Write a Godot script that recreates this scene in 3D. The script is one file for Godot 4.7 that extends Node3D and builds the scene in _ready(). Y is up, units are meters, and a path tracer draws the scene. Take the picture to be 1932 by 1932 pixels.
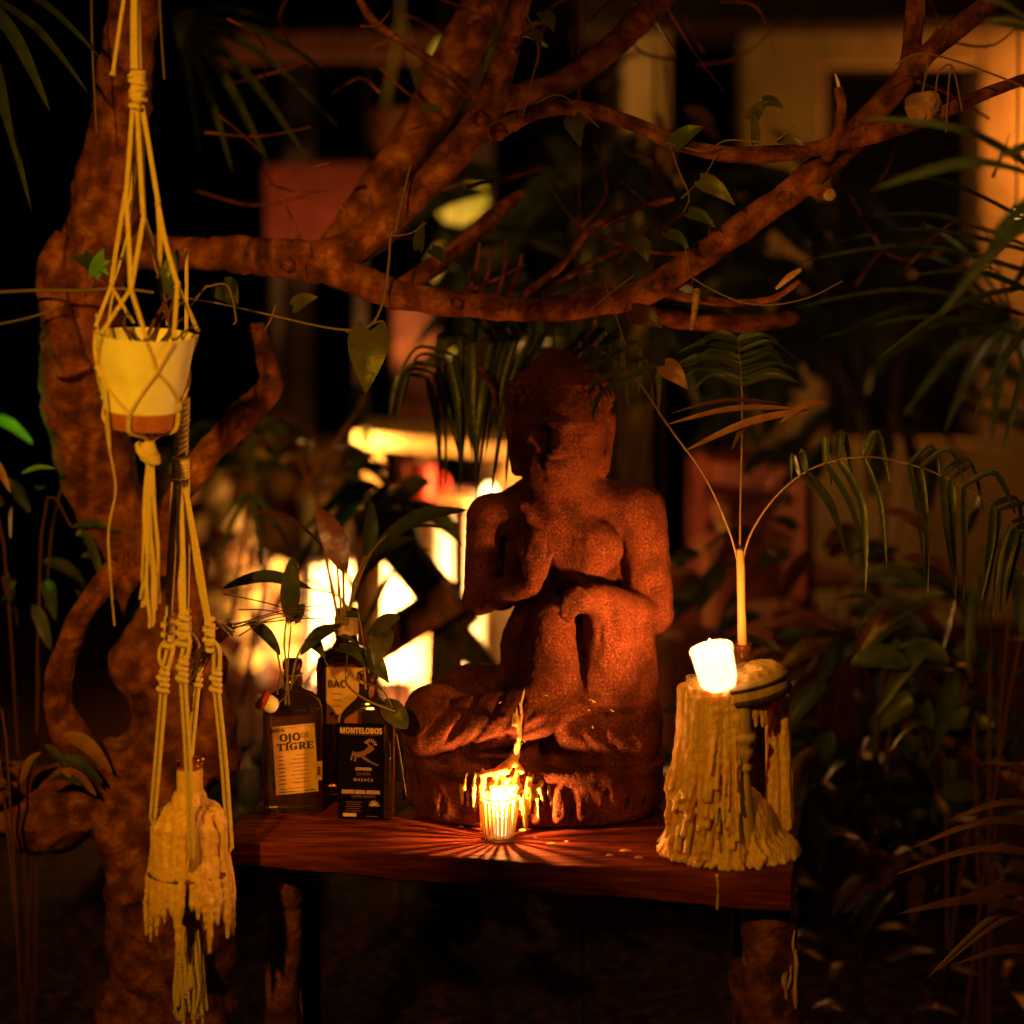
extends Node3D
# Night garden altar: places are given as (x, y, depth): the direction in the view and the distance in metres.

const F := 3283.0
const CY := 1.36
const DECK := 0.52
var rng := RandomNumberGenerator.new()
var M := {}
var bases := {}
var wob := FastNoiseLite.new()

# ---------------------------------------------------------------- places
func P(x: float, y: float, d: float) -> Vector3:
	return Vector3((x - 966.0) / F * d, CY - (y - 540.0) / F * d, -d)

func S(px: float, d: float) -> float:
	return px / F * d

func PL(a: Array) -> Array:
	var out := []
	for q in a:
		out.append(P(q[0], q[1], q[2]))
	return out

func W(a: Array) -> Array:
	# half widths in the fourth column, turned to metres
	var out := []
	for q in a:
		out.append(S(q[3], q[2]))
	return out

# ---------------------------------------------------------------- meshes
class MB:
	var v := PackedVector3Array()
	var ix := PackedInt32Array()
	func add(p: Vector3) -> int:
		v.append(p)
		return v.size() - 1
	func tri(a: int, b: int, c: int) -> void:
		ix.append(a)
		ix.append(b)
		ix.append(c)
	func quad(a: int, b: int, c: int, d: int) -> void:
		tri(a, b, c)
		tri(a, c, d)
	func flatq(a: Vector3, b: Vector3, c: Vector3, d: Vector3) -> void:
		var i := v.size()
		v.append(a)
		v.append(b)
		v.append(c)
		v.append(d)
		quad(i, i + 1, i + 2, i + 3)
	func normals() -> PackedVector3Array:
		var n := PackedVector3Array()
		n.resize(v.size())
		for i in range(0, ix.size(), 3):
			var a := v[ix[i]]
			var q := (v[ix[i + 2]] - a).cross(v[ix[i + 1]] - a)
			n[ix[i]] += q
			n[ix[i + 1]] += q
			n[ix[i + 2]] += q
		for i in n.size():
			n[i] = n[i].normalized() if n[i].length_squared() > 1e-24 else Vector3.UP
		return n
	func mesh(off := Vector3.ZERO) -> ArrayMesh:
		var arr := []
		arr.resize(Mesh.ARRAY_MAX)
		arr[Mesh.ARRAY_NORMAL] = normals()
		var w := v.duplicate()
		for i in w.size():
			w[i] -= off
		arr[Mesh.ARRAY_VERTEX] = w
		arr[Mesh.ARRAY_INDEX] = ix
		var am := ArrayMesh.new()
		am.add_surface_from_arrays(Mesh.PRIMITIVE_TRIANGLES, arr)
		return am

# a distance field on a grid, meshed as surface nets
class SDF:
	var o: Vector3
	var h: float
	var nx: int
	var ny: int
	var nz: int
	var f := PackedFloat32Array()
	func _init(lo: Vector3, hi: Vector3, cell: float) -> void:
		o = lo
		h = cell
		nx = int((hi.x - lo.x) / cell) + 2
		ny = int((hi.y - lo.y) / cell) + 2
		nz = int((hi.z - lo.z) / cell) + 2
		f.resize(nx * ny * nz)
		f.fill(0.08)
	func _put(i: int, d: float, k: float, cut: bool) -> void:
		var e := f[i]
		if cut:
			d = -d
			var g := maxf(k - absf(e - d), 0.0) / k
			f[i] = maxf(e, d) + g * g * k * 0.25
		else:
			var g := maxf(k - absf(e - d), 0.0) / k
			f[i] = minf(e, d) - g * g * k * 0.25
	func _range(lo: Vector3, hi: Vector3) -> Array:
		var a := (lo - o) / h
		var b := (hi - o) / h
		return [clampi(int(a.x), 0, nx - 1), clampi(int(b.x) + 2, 0, nx), clampi(int(a.y), 0, ny - 1), clampi(int(b.y) + 2, 0, ny), clampi(int(a.z), 0, nz - 1), clampi(int(b.z) + 2, 0, nz)]
	func cap(a: Vector3, b: Vector3, ra: float, rb: float, k := 0.012, cut := false) -> void:
		var pad := maxf(ra, rb) + k + h * 2.0
		var q := _range(a.min(b) - Vector3.ONE * pad, a.max(b) + Vector3.ONE * pad)
		var ab := b - a
		var l2 := maxf(ab.length_squared(), 1e-9)
		for z in range(q[4], q[5]):
			for y in range(q[2], q[3]):
				var row := (z * ny + y) * nx
				for x in range(q[0], q[1]):
					var p := o + Vector3(x, y, z) * h - a
					var t := clampf(p.dot(ab) / l2, 0.0, 1.0)
					_put(row + x, (p - ab * t).length() - lerpf(ra, rb, t), k, cut)
	func ell(c: Vector3, r: Vector3, k := 0.012, cut := false, bs := Basis()) -> void:
		var pad := maxf(r.x, maxf(r.y, r.z)) + k + h * 2.0
		var big := Vector3.ONE * pad
		if bs == Basis():
			big = r + Vector3.ONE * (k + h * 2.0)
		var q := _range(c - big, c + big)
		var inv := bs.inverse()
		var least := minf(r.x, minf(r.y, r.z))
		for z in range(q[4], q[5]):
			for y in range(q[2], q[3]):
				var row := (z * ny + y) * nx
				for x in range(q[0], q[1]):
					var p := inv * (o + Vector3(x, y, z) * h - c)
					var k0 := (p / r).length()
					var k1 := (p / (r * r)).length()
					_put(row + x, k0 * (k0 - 1.0) / k1 if k1 > 1e-6 else -least, k, cut)
	func oval(c: Vector3, rx: float, rz: float, half: float, taper: float, rnd: float, k := 0.01) -> void:
		# an upright oval drum, its lower end narrower by taper
		var big := Vector3(rx, half, rz) + Vector3.ONE * (k + h * 2.0)
		var q := _range(c - big, c + big)
		for z in range(q[4], q[5]):
			for y in range(q[2], q[3]):
				var row := (z * ny + y) * nx
				for x in range(q[0], q[1]):
					var p := o + Vector3(x, y, z) * h - c
					var s := 1.0 - taper * clampf((half - p.y) / (2.0 * half), 0.0, 1.0)
					var u := Vector2(absf(p.x) / (rx * s), absf(p.z) / (rz * s))
					var side := (pow(pow(u.x, 3.0) + pow(u.y, 3.0), 1.0 / 3.0) - 1.0) * minf(rx, rz) * s
					var w := Vector2(side + rnd, absf(p.y) - half + rnd)
					_put(row + x, minf(maxf(w.x, w.y), 0.0) + Vector2(maxf(w.x, 0.0), maxf(w.y, 0.0)).length() - rnd, k, false)
	func net(m: MB, ns: FastNoiseLite = null, amp := 0.0, frq := 25.0, streak := 0.0) -> void:
		var id := PackedInt32Array()
		id.resize(nx * ny * nz)
		id.fill(-1)
		var sy := nx
		var sz := nx * ny
		var off := [0, 1, sy, sy + 1, sz, sz + 1, sz + sy, sz + sy + 1]
		var cor := [Vector3(0, 0, 0), Vector3(1, 0, 0), Vector3(0, 1, 0), Vector3(1, 1, 0), Vector3(0, 0, 1), Vector3(1, 0, 1), Vector3(0, 1, 1), Vector3(1, 1, 1)]
		var edges := [[0, 1], [2, 3], [4, 5], [6, 7], [0, 2], [1, 3], [4, 6], [5, 7], [0, 4], [1, 5], [2, 6], [3, 7]]
		var lim := h * 3.0
		var start := m.v.size()
		for z in nz - 1:
			for y in ny - 1:
				for x in nx - 1:
					var i := (z * ny + y) * nx + x
					if absf(f[i]) > lim:
						continue
					var mask := 0
					for k in 8:
						if f[i + off[k]] < 0.0:
							mask |= 1 << k
					if mask == 0 or mask == 255:
						continue
					var sum := Vector3.ZERO
					var cnt := 0
					for e in edges:
						var fa := f[i + off[e[0]]]
						var fb := f[i + off[e[1]]]
						if (fa < 0.0) != (fb < 0.0):
							var ca: Vector3 = cor[e[0]]
							var cb: Vector3 = cor[e[1]]
							sum += ca.lerp(cb, fa / (fa - fb))
							cnt += 1
					id[i] = m.add(o + (Vector3(x, y, z) + sum / cnt) * h)
		for z in range(1, nz - 1):
			for y in range(1, ny - 1):
				for x in range(1, nx - 1):
					var i := (z * ny + y) * nx + x
					if id[i] < 0:
						continue
					var neg := f[i] < 0.0
					if neg != (f[i + 1] < 0.0):
						face(m, id[i], id[i - sy], id[i - sy - sz], id[i - sz], neg)
					if neg != (f[i + sy] < 0.0):
						face(m, id[i], id[i - sz], id[i - sz - 1], id[i - 1], neg)
					if neg != (f[i + sz] < 0.0):
						face(m, id[i], id[i - 1], id[i - 1 - sy], id[i - sy], neg)
		if ns:
			var nn := m.normals()
			for i in range(start, m.v.size()):
				var p := m.v[i]
				m.v[i] += nn[i] * (ns.get_noise_3dv(p * frq * 50.0) * amp + ns.get_noise_3dv(Vector3(p.x, p.y * 0.09, p.z) * 7000.0) * streak)
	func face(m: MB, a: int, b: int, c: int, d: int, neg: bool) -> void:
		if a < 0 or b < 0 or c < 0 or d < 0:
			return
		if neg:
			m.quad(a, d, c, b)
		else:
			m.quad(a, b, c, d)

func curve(pts: Array, sub: int) -> PackedVector3Array:
	var out := PackedVector3Array()
	for i in pts.size() - 1:
		var a: Vector3 = pts[maxi(i - 1, 0)]
		var b: Vector3 = pts[i]
		var c: Vector3 = pts[i + 1]
		var d: Vector3 = pts[mini(i + 2, pts.size() - 1)]
		for k in sub:
			out.append(b.cubic_interpolate(c, a, d, float(k) / sub))
	out.append(pts[-1])
	return out

func tube(m: MB, pts: Array, rad: Array, sides := 8, sub := 4, amp := 0.0, frq := 14.0) -> MB:
	var cp := curve(pts, sub)
	var n := cp.size()
	var ref := Vector3.ZERO
	var first := m.v.size()
	for i in n:
		var t := (cp[mini(i + 1, n - 1)] - cp[maxi(i - 1, 0)]).normalized()
		if i == 0:
			ref = t.cross(Vector3(0.31, 0.2, 0.93) if absf(t.z) < 0.9 else Vector3.UP).normalized()
		ref = (ref - t * ref.dot(t)).normalized()
		var bn := t.cross(ref)
		var u := float(i) / (n - 1) * (rad.size() - 1)
		var k := mini(int(u), rad.size() - 2) if rad.size() > 1 else 0
		var r: float = lerpf(rad[k], rad[k + 1], u - k) if rad.size() > 1 else rad[0]
		for j in sides:
			var w := TAU * j / sides
			var dirv := ref * cos(w) + bn * sin(w)
			var p := cp[i] + dirv * r
			if amp > 0.0:
				p += dirv * r * amp * (wob.get_noise_3dv(p * frq * 50.0) + 0.7 * wob.get_noise_3dv(p * frq * 170.0))
			m.v.append(p)
	for i in n - 1:
		for j in sides:
			var a := first + i * sides + j
			var b := first + i * sides + (j + 1) % sides
			m.tri(a, a + sides, b)
			m.tri(b, a + sides, b + sides)
	var c0 := m.add(cp[0])
	var c1 := m.add(cp[n - 1])
	for j in sides:
		var b := (j + 1) % sides
		m.tri(c0, first + j, first + b)
		m.tri(c1, first + (n - 1) * sides + b, first + (n - 1) * sides + j)
	return m

func tb(pts: Array, rad: Array, sides := 8, sub := 4, amp := 0.0, frq := 14.0) -> MB:
	return tube(MB.new(), pts, rad, sides, sub, amp, frq)

func bark(a: Array, sides := 14, sub := 7, amp := 0.22) -> MB:
	return tb(PL(a), W(a), sides, sub, amp, 9.0)

func lathe(m: MB, prof: Array, seg := 32, tf := Transform3D(), flatz := 1.0, sq := 2.0) -> MB:
	# profile of [radius, height]; sq above 2 squares the section, flatz flattens it
	var first := m.v.size()
	for q in prof:
		for j in seg:
			var w := TAU * j / seg
			var cx := cos(w)
			var sx := sin(w)
			var r: float = q[0]
			var e: float = lerpf(2.0, sq, q[2] if q.size() > 2 else 1.0)
			var fz: float = lerpf(1.0, flatz, q[2] if q.size() > 2 else 1.0)
			var x := signf(cx) * pow(absf(cx), 2.0 / e) * r
			var z := signf(sx) * pow(absf(sx), 2.0 / e) * r * fz
			m.v.append(tf * Vector3(x, q[1], z))
	for i in prof.size() - 1:
		for j in seg:
			var a := first + i * seg + j
			var b := first + i * seg + (j + 1) % seg
			m.tri(a, b, a + seg)
			m.tri(b, b + seg, a + seg)
	return m

func box(m: MB, half: Vector3, tf := Transform3D(), bev := 0.0) -> MB:
	var b := minf(bev, minf(half.x, minf(half.y, half.z)) * 0.9)
	if b <= 0.0:
		b = minf(half.x, minf(half.y, half.z)) * 0.02
	var ax := [Vector3.RIGHT, Vector3.UP, Vector3.BACK]
	for a in 3:
		for s in [-1.0, 1.0]:
			var n: Vector3 = ax[a] * s
			var u: Vector3 = ax[(a + 1) % 3]
			var w: Vector3 = ax[(a + 2) % 3]
			var hn := absf(half.dot(ax[a]))
			var hu := half.dot(u) - b
			var hw := half.dot(w) - b
			var c := n * hn
			var q := [c - u * hu - w * hw, c + u * hu - w * hw, c + u * hu + w * hw, c - u * hu + w * hw]
			if s > 0:
				q.reverse()
			m.flatq(tf * q[0], tf * q[1], tf * q[2], tf * q[3])
	# chamfers
	for a in 3:
		var l: Vector3 = ax[a]
		var u: Vector3 = ax[(a + 1) % 3]
		var w: Vector3 = ax[(a + 2) % 3]
		var hl := half.dot(l) - b
		for su in [-1.0, 1.0]:
			for sw in [-1.0, 1.0]:
				var e1: Vector3 = u * su * half.dot(u) + w * sw * (half.dot(w) - b)
				var e2: Vector3 = u * su * (half.dot(u) - b) + w * sw * half.dot(w)
				var q := [e1 - l * hl, e1 + l * hl, e2 + l * hl, e2 - l * hl]
				if su * sw < 0:
					q.reverse()
				m.flatq(tf * q[0], tf * q[1], tf * q[2], tf * q[3])
	for sx in [-1.0, 1.0]:
		for sy in [-1.0, 1.0]:
			for sz in [-1.0, 1.0]:
				var s := Vector3(sx, sy, sz)
				var p := half - Vector3(b, b, b)
				var q0: Vector3 = tf * (Vector3(half.x, p.y, p.z) * s)
				var q1: Vector3 = tf * (Vector3(p.x, half.y, p.z) * s)
				var q2: Vector3 = tf * (Vector3(p.x, p.y, half.z) * s)
				var i := m.v.size()
				m.v.append_array([q0, q1, q2])
				if sx * sy * sz > 0:
					m.tri(i, i + 2, i + 1)
				else:
					m.tri(i, i + 1, i + 2)
	return m

func beam(a: Vector3, b: Vector3, w: float, hgt: float, bev := 0.004, up := Vector3.UP) -> MB:
	# a squared timber from a to b
	var z := (b - a).normalized()
	var x := up.cross(z).normalized()
	var y := z.cross(x)
	return box(MB.new(), Vector3(w / 2, hgt / 2, (b - a).length() / 2), Transform3D(Basis(x, y, z), (a + b) / 2), bev)

const LANCE := [0.06, 0.45, 0.8, 0.97, 1.0, 0.92, 0.78, 0.58, 0.34, 0.0]
const HEART := [0.55, 0.93, 1.0, 0.97, 0.88, 0.74, 0.55, 0.33, 0.14, 0.0]
const BLADE := [0.5, 0.9, 1.0, 1.0, 0.95, 0.85, 0.7, 0.5, 0.28, 0.0]
const ROUND := [0.3, 0.75, 0.95, 1.0, 1.0, 0.95, 0.84, 0.66, 0.4, 0.0]

func leaf(m: MB, pts: Array, half: float, shape: Array, face: Vector3, fold := 0.25, wave := 0.0, lobe := 0.0) -> MB:
	# a blade along pts whose upper side looks towards face
	var cp := curve(pts, maxi(2, 10 / (pts.size() - 1)))
	var n := cp.size()
	var first := m.v.size()
	var ph := rng.randf() * TAU
	for i in n:
		var t := (cp[mini(i + 1, n - 1)] - cp[maxi(i - 1, 0)]).normalized()
		var s := t.cross(face).normalized()
		var up := s.cross(t)
		var u := float(i) / (n - 1)
		var q := u * (shape.size() - 1)
		var k := mini(int(q), shape.size() - 2)
		var w: float = lerpf(shape[k], shape[k + 1], q - k) * half
		var back := -t * lobe * half * maxf(0.0, 1.0 - u * 6.0)
		for e in [-1.0, -0.5, 0.0, 0.5, 1.0]:
			var p: Vector3 = cp[i] + s * w * e + up * (absf(e) * w * fold + wave * half * sin(u * 9.0 + ph + e * 2.0) * absf(e))
			m.v.append(p + back * absf(e))
	for i in n - 1:
		for j in 4:
			var a := first + i * 5 + j
			m.tri(a, a + 5, a + 1)
			m.tri(a + 1, a + 5, a + 6)
	return m

func lf(pts: Array, half: float, shape: Array, face := Vector3(0, 0.3, 1), fold := 0.25, wave := 0.0, lobe := 0.0) -> MB:
	return leaf(MB.new(), pts, half, shape, face, fold, wave, lobe)

# ---------------------------------------------------------------- nodes
func tag(o: Node, label: String, category: String, group := "") -> void:
	o.set_meta("label", label)
	o.set_meta("category", category)
	if group:
		o.set_meta("group", group)

var used := {}
func numbered(called: String) -> String:
	var k: int = used.get(called, 0)
	used[called] = k + 1
	return called if k == 0 else "%s_%03d" % [called, k]

func thing(called: String, label: String, category: String, at := Vector3.ZERO, group := "") -> Node3D:
	var o := Node3D.new()
	o.name = numbered(called)
	add_child(o)
	o.position = at
	bases[o] = at
	tag(o, label, category, group)
	return o

func part(called: String, m: MB, material: Material, parent: Node) -> MeshInstance3D:
	var o := MeshInstance3D.new()
	o.name = called
	var at: Vector3 = bases.get(parent, Vector3.ZERO)
	o.mesh = m.mesh(at)
	o.material_override = material
	parent.add_child(o, true)
	bases[o] = at
	return o

func struct(called: String, m: MB, material: Material) -> MeshInstance3D:
	var o := part(numbered(called), m, material, self)
	o.set_meta("kind", "structure")
	return o

func single(called: String, m: MB, material: Material, label: String, category: String, group := "") -> MeshInstance3D:
	var o := part(numbered(called), m, material, self)
	tag(o, label, category, group)
	return o

func lettering(text: String, size: float, at: Vector3, material: Material, parent: Node, bold := 500, width := 1.0, align := HORIZONTAL_ALIGNMENT_CENTER, fname := "Droid Sans", turn := Basis()) -> void:
	var t := TextMesh.new()
	var f := SystemFont.new()
	f.font_names = PackedStringArray([fname])
	f.font_weight = bold
	t.font = f
	t.font_size = 64
	t.pixel_size = size / 64.0
	t.depth = 0.0004
	t.text = text
	t.horizontal_alignment = align
	# heavy print: the same outline laid down again a hair to the side
	var n := 3 if bold >= 700 else (2 if bold >= 600 else 1)
	for k in n:
		var o := MeshInstance3D.new()
		o.name = "lettering"
		o.mesh = t
		o.material_override = material
		parent.add_child(o, true)
		var shift := turn * Vector3((k - (n - 1) * 0.5) * size * 0.028, (k % 2) * size * 0.02, k * 0.00006)
		o.transform = Transform3D(turn * Basis.from_scale(Vector3(width, 1, 1)), at + shift - bases.get(parent, Vector3.ZERO))

# ---------------------------------------------------------------- materials
func lin(r: float, g: float, b: float) -> Color:
	return Color(r, g, b).linear_to_srgb()

func noise_tex(seed_: int, frq: float, ramp: Array, oct := 4, size := 512, kind := FastNoiseLite.TYPE_SIMPLEX_SMOOTH, rig := false) -> NoiseTexture2D:
	var n := FastNoiseLite.new()
	n.seed = seed_
	n.noise_type = kind
	n.frequency = frq
	n.fractal_type = FastNoiseLite.FRACTAL_RIDGED if rig else FastNoiseLite.FRACTAL_FBM
	n.fractal_octaves = oct
	var t := NoiseTexture2D.new()
	t.width = size
	t.height = size
	t.seamless = true
	t.noise = n
	if ramp.size():
		var g := Gradient.new()
		var offs := PackedFloat32Array()
		var cols := PackedColorArray()
		for q in ramp:
			offs.append(q[0])
			cols.append(lin(q[1], q[2], q[3]))
		g.offsets = offs
		g.colors = cols
		t.color_ramp = g
	return t

func mat(key: String, col: Array, rough: float, tex: Texture2D = null, scale := Vector3.ONE * 4.0, bump: Texture2D = null, bscale := 0.2, spec := 0.5) -> StandardMaterial3D:
	var m := StandardMaterial3D.new()
	m.resource_name = key
	m.albedo_color = lin(col[0], col[1], col[2])
	m.roughness = rough
	m.metallic_specular = spec
	m.cull_mode = BaseMaterial3D.CULL_DISABLED
	if tex or bump:
		m.uv1_triplanar = true
		m.uv1_scale = scale
	if tex:
		m.albedo_color = Color.WHITE
		m.albedo_texture = tex
	if bump:
		m.heightmap_enabled = true
		m.heightmap_texture = bump
		m.heightmap_scale = bscale
	M[key] = m
	return m

func blotch(m: StandardMaterial3D, tex: Texture2D, scale: float) -> void:
	# a second, coarser layer of stains over the base colour
	m.detail_enabled = true
	m.detail_blend_mode = BaseMaterial3D.BLEND_MODE_MUL
	m.detail_albedo = tex
	m.detail_uv_layer = BaseMaterial3D.DETAIL_UV_2
	m.uv2_triplanar = true
	m.uv2_scale = Vector3.ONE * scale

func glow(key: String, r: float, g: float, b: float, k: float) -> StandardMaterial3D:
	var m := mat(key, [0.8, 0.7, 0.5], 0.6)
	m.emission_enabled = true
	m.emission = lin(r, g, b)
	m.emission_energy_multiplier = k
	return m

func glass(key: String, col: Array, alpha: float, solid := false) -> StandardMaterial3D:
	var m := mat(key, col, 0.03)
	m.albedo_color.a = alpha
	if solid:
		m.refraction_enabled = true
		m.refraction_scale = 0.05
	else:
		m.transparency = BaseMaterial3D.TRANSPARENCY_ALPHA
	return m

func omni(at: Vector3, col: Color, energy: float, size: float, parent: Node = self) -> void:
	var l := OmniLight3D.new()
	l.name = "flame_light"
	l.light_color = col
	l.light_energy = energy
	l.light_size = size
	l.omni_range = 30.0
	l.omni_attenuation = 2.0
	l.shadow_enabled = true
	parent.add_child(l, true)
	l.position = at - bases.get(parent, Vector3.ZERO)

func materials() -> void:
	var fine := noise_tex(11, 0.05, [], 5)
	var mid := noise_tex(12, 0.02, [], 4)
	var rid := noise_tex(13, 0.012, [], 4, 512, FastNoiseLite.TYPE_SIMPLEX_SMOOTH, true)
	var pits := noise_tex(14, 0.045, [], 3, 512, FastNoiseLite.TYPE_CELLULAR)
	M.fine = fine
	var stone := mat("stone", [1, 1, 1], 0.88, noise_tex(21, 0.06, [[0.0, 0.05, 0.009, 0.004], [0.36, 0.13, 0.026, 0.011], [0.6, 0.2, 0.045, 0.019], [0.8, 0.3, 0.085, 0.034], [1.0, 0.5, 0.2, 0.08]], 5), Vector3.ONE * 6.0, pits, 0.1, 0.3)
	blotch(stone, noise_tex(61, 0.012, [[0.0, 0.25, 0.22, 0.2], [0.35, 0.5, 0.47, 0.45], [0.55, 0.9, 0.9, 0.9], [0.8, 1.0, 1.0, 1.0]], 5), 2.6)
	var bk := mat("bark", [1, 1, 1], 0.9, noise_tex(22, 0.012, [[0.0, 0.02, 0.004, 0.002], [0.4, 0.1, 0.022, 0.008], [0.55, 0.19, 0.046, 0.015], [0.75, 0.3, 0.09, 0.028], [1.0, 0.46, 0.19, 0.065]], 5), Vector3.ONE * 3.0, rid, 0.6, 0.3)
	blotch(bk, noise_tex(62, 0.02, [[0.0, 1.0, 1.0, 1.0], [0.6, 0.92, 0.92, 0.92], [0.85, 0.6, 0.57, 0.55], [0.97, 0.3, 0.28, 0.27]], 5, 512, FastNoiseLite.TYPE_SIMPLEX_SMOOTH, true), 4.2)
	mat("bark_pale", [1, 1, 1], 0.85, noise_tex(24, 0.014, [[0.0, 0.1, 0.045, 0.018], [0.45, 0.32, 0.14, 0.05], [0.7, 0.48, 0.24, 0.09], [1.0, 0.62, 0.36, 0.15]], 5), Vector3(3, 3, 3), fine, 0.7)
	mat("plank", [1, 1, 1], 0.75, noise_tex(25, 0.012, [[0.0, 0.03, 0.003, 0.001], [0.42, 0.1, 0.012, 0.004], [0.62, 0.15, 0.022, 0.006], [1.0, 0.24, 0.042, 0.011]], 5), Vector3(1.1, 9.0, 9.0), mid, 0.25, 0.22)
	mat("timber", [1, 1, 1], 0.7, noise_tex(26, 0.012, [[0.0, 0.04, 0.008, 0.004], [0.5, 0.16, 0.038, 0.012], [1.0, 0.3, 0.09, 0.03]], 4), Vector3(5, 1.2, 5), mid, 0.3)
	mat("timber_dark_shaded", [1, 1, 1], 0.75, noise_tex(27, 0.012, [[0.0, 0.006, 0.003, 0.002], [0.6, 0.035, 0.012, 0.005], [1.0, 0.08, 0.028, 0.012]], 4), Vector3(5, 1.2, 5), mid, 0.3)  # dark wood tone; trestle, eave and room carry their shade in it
	mat("timber_pale", [1, 1, 1], 0.6, noise_tex(28, 0.012, [[0.0, 0.3, 0.16, 0.06], [0.5, 0.5, 0.3, 0.12], [1.0, 0.66, 0.43, 0.2]], 4), Vector3(5, 1.2, 5), mid, 0.2)
	var wax := mat("wax", [1, 1, 1], 0.42, noise_tex(29, 0.02, [[0.0, 0.58, 0.28, 0.08], [0.45, 0.76, 0.41, 0.12], [1.0, 0.86, 0.54, 0.19]], 4), Vector3.ONE * 8.0, fine, 0.1)
	wax.subsurf_scatter_enabled = true
	wax.subsurf_scatter_strength = 0.4
	mat("rope", [1, 1, 1], 0.95, noise_tex(30, 0.05, [[0.0, 0.42, 0.26, 0.09], [0.5, 0.66, 0.46, 0.18], [1.0, 0.8, 0.6, 0.27]], 4), Vector3.ONE * 14.0, pits, 0.25)
	mat("pot_white", [1, 1, 1], 0.55, noise_tex(32, 0.01, [[0.0, 0.72, 0.6, 0.36], [0.5, 0.8, 0.69, 0.43], [1.0, 0.86, 0.75, 0.48]], 4), Vector3.ONE * 4.0, fine, 0.03)
	blotch(M.pot_white, noise_tex(63, 0.01, [[0.0, 0.62, 0.52, 0.4], [0.3, 0.9, 0.87, 0.82], [0.5, 1.0, 1.0, 1.0], [1.0, 1.0, 1.0, 1.0]], 5), 3.0)
	mat("linen", [1, 1, 1], 0.9, noise_tex(64, 0.05, [[0.0, 0.6, 0.52, 0.4], [1.0, 0.78, 0.7, 0.56]], 4), Vector3.ONE * 5.0)
	mat("terracotta", [1, 1, 1], 0.8, noise_tex(33, 0.02, [[0.0, 0.26, 0.06, 0.018], [0.5, 0.38, 0.1, 0.026], [1.0, 0.48, 0.15, 0.045]], 4), Vector3.ONE * 6.0, fine, 0.1)
	mat("soil", [1, 1, 1], 1.0, noise_tex(34, 0.03, [[0.0, 0.006, 0.0015, 0.001], [0.5, 0.03, 0.007, 0.003], [0.75, 0.07, 0.02, 0.007], [1.0, 0.16, 0.05, 0.018]], 5), Vector3.ONE * 1.5, fine, 1.5, 0.2)
	mat("stick", [0.1, 0.025, 0.01], 0.9, null, Vector3.ONE * 9.0, fine, 0.3)
	mat("twig", [0.24, 0.11, 0.045], 0.9, null, Vector3.ONE * 9.0, fine, 0.3)
	mat("vine", [0.15, 0.085, 0.026], 0.8)
	mat("stalk", [0.27, 0.15, 0.045], 0.75)
	for q in [["leaf_green", 0.05, 0.068, 0.013], ["leaf_dark", 0.042, 0.05, 0.012], ["leaf_olive", 0.075, 0.065, 0.012], ["leaf_red", 0.08, 0.02, 0.006], ["leaf_dry", 0.26, 0.1, 0.025], ["leaf_bright", 0.12, 0.3, 0.03]]:
		var a: float = q[1]
		var b: float = q[2]
		var c: float = q[3]
		var l := mat(q[0], [1, 1, 1], 0.38, noise_tex(40 + M.size(), 0.015, [[0.0, a * 0.55, b * 0.55, c * 0.6], [0.5, a, b, c], [1.0, a * 1.5, b * 1.45, c * 1.4]], 4, 256), Vector3.ONE * 6.0, mid, 0.08, 0.45)
		l.backlight_enabled = true
		l.backlight = lin(0.35, 0.35, 0.35)
	glass("clear_glass", [0.95, 0.93, 0.88], 0.06)
	glass("rib_glass", [0.95, 0.85, 0.6], 0.05, true)
	glass("ribbing", [0.7, 0.42, 0.14], 0.35, true)
	glass("amber_bottle", [0.7, 0.36, 0.1], 0.02, true)
	glass("dark_bottle", [0.2, 0.08, 0.03], 0.06, true)
	glass("brown_glass", [0.4, 0.13, 0.03], 0.15, true)
	mat("label_cream", [1, 1, 1], 0.7, noise_tex(35, 0.02, [[0.0, 0.5, 0.24, 0.085], [0.5, 0.62, 0.32, 0.12], [1.0, 0.68, 0.37, 0.14]], 4, 256), Vector3.ONE * 9.0)
	mat("label_dark", [0.004, 0.002, 0.0015], 0.8).metallic_specular = 0.1
	mat("ink", [0.02, 0.013, 0.01], 0.7)
	mat("ink_soft", [0.13, 0.045, 0.014], 0.8)
	mat("ink_pale", [0.5, 0.28, 0.11], 0.7)
	mat("ceramic", [0.75, 0.62, 0.42], 0.25)
	mat("red_paint", [0.4, 0.02, 0.012], 0.5)
	mat("wire", [0.5, 0.42, 0.3], 0.35).metallic = 0.9
	mat("black_metal", [0.02, 0.02, 0.02], 0.5)
	mat("plaster", [1, 1, 1], 0.9, noise_tex(36, 0.01, [[0.0, 0.4, 0.28, 0.13], [0.5, 0.55, 0.36, 0.14], [1.0, 0.66, 0.46, 0.2]], 5), Vector3.ONE * 0.8, fine, 0.6)
	mat("rock", [1, 1, 1], 0.9, noise_tex(37, 0.012, [[0.0, 0.16, 0.09, 0.03], [0.5, 0.38, 0.24, 0.08], [1.0, 0.6, 0.42, 0.16]], 5), Vector3.ONE * 2.0, fine, 1.2)
	mat("rock_dark", [1, 1, 1], 0.9, noise_tex(39, 0.012, [[0.0, 0.06, 0.02, 0.006], [0.5, 0.2, 0.09, 0.024], [1.0, 0.4, 0.22, 0.07]], 5), Vector3.ONE * 2.0, fine, 1.2)
	glass("window_glass", [0.3, 0.3, 0.3], 0.02)
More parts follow.
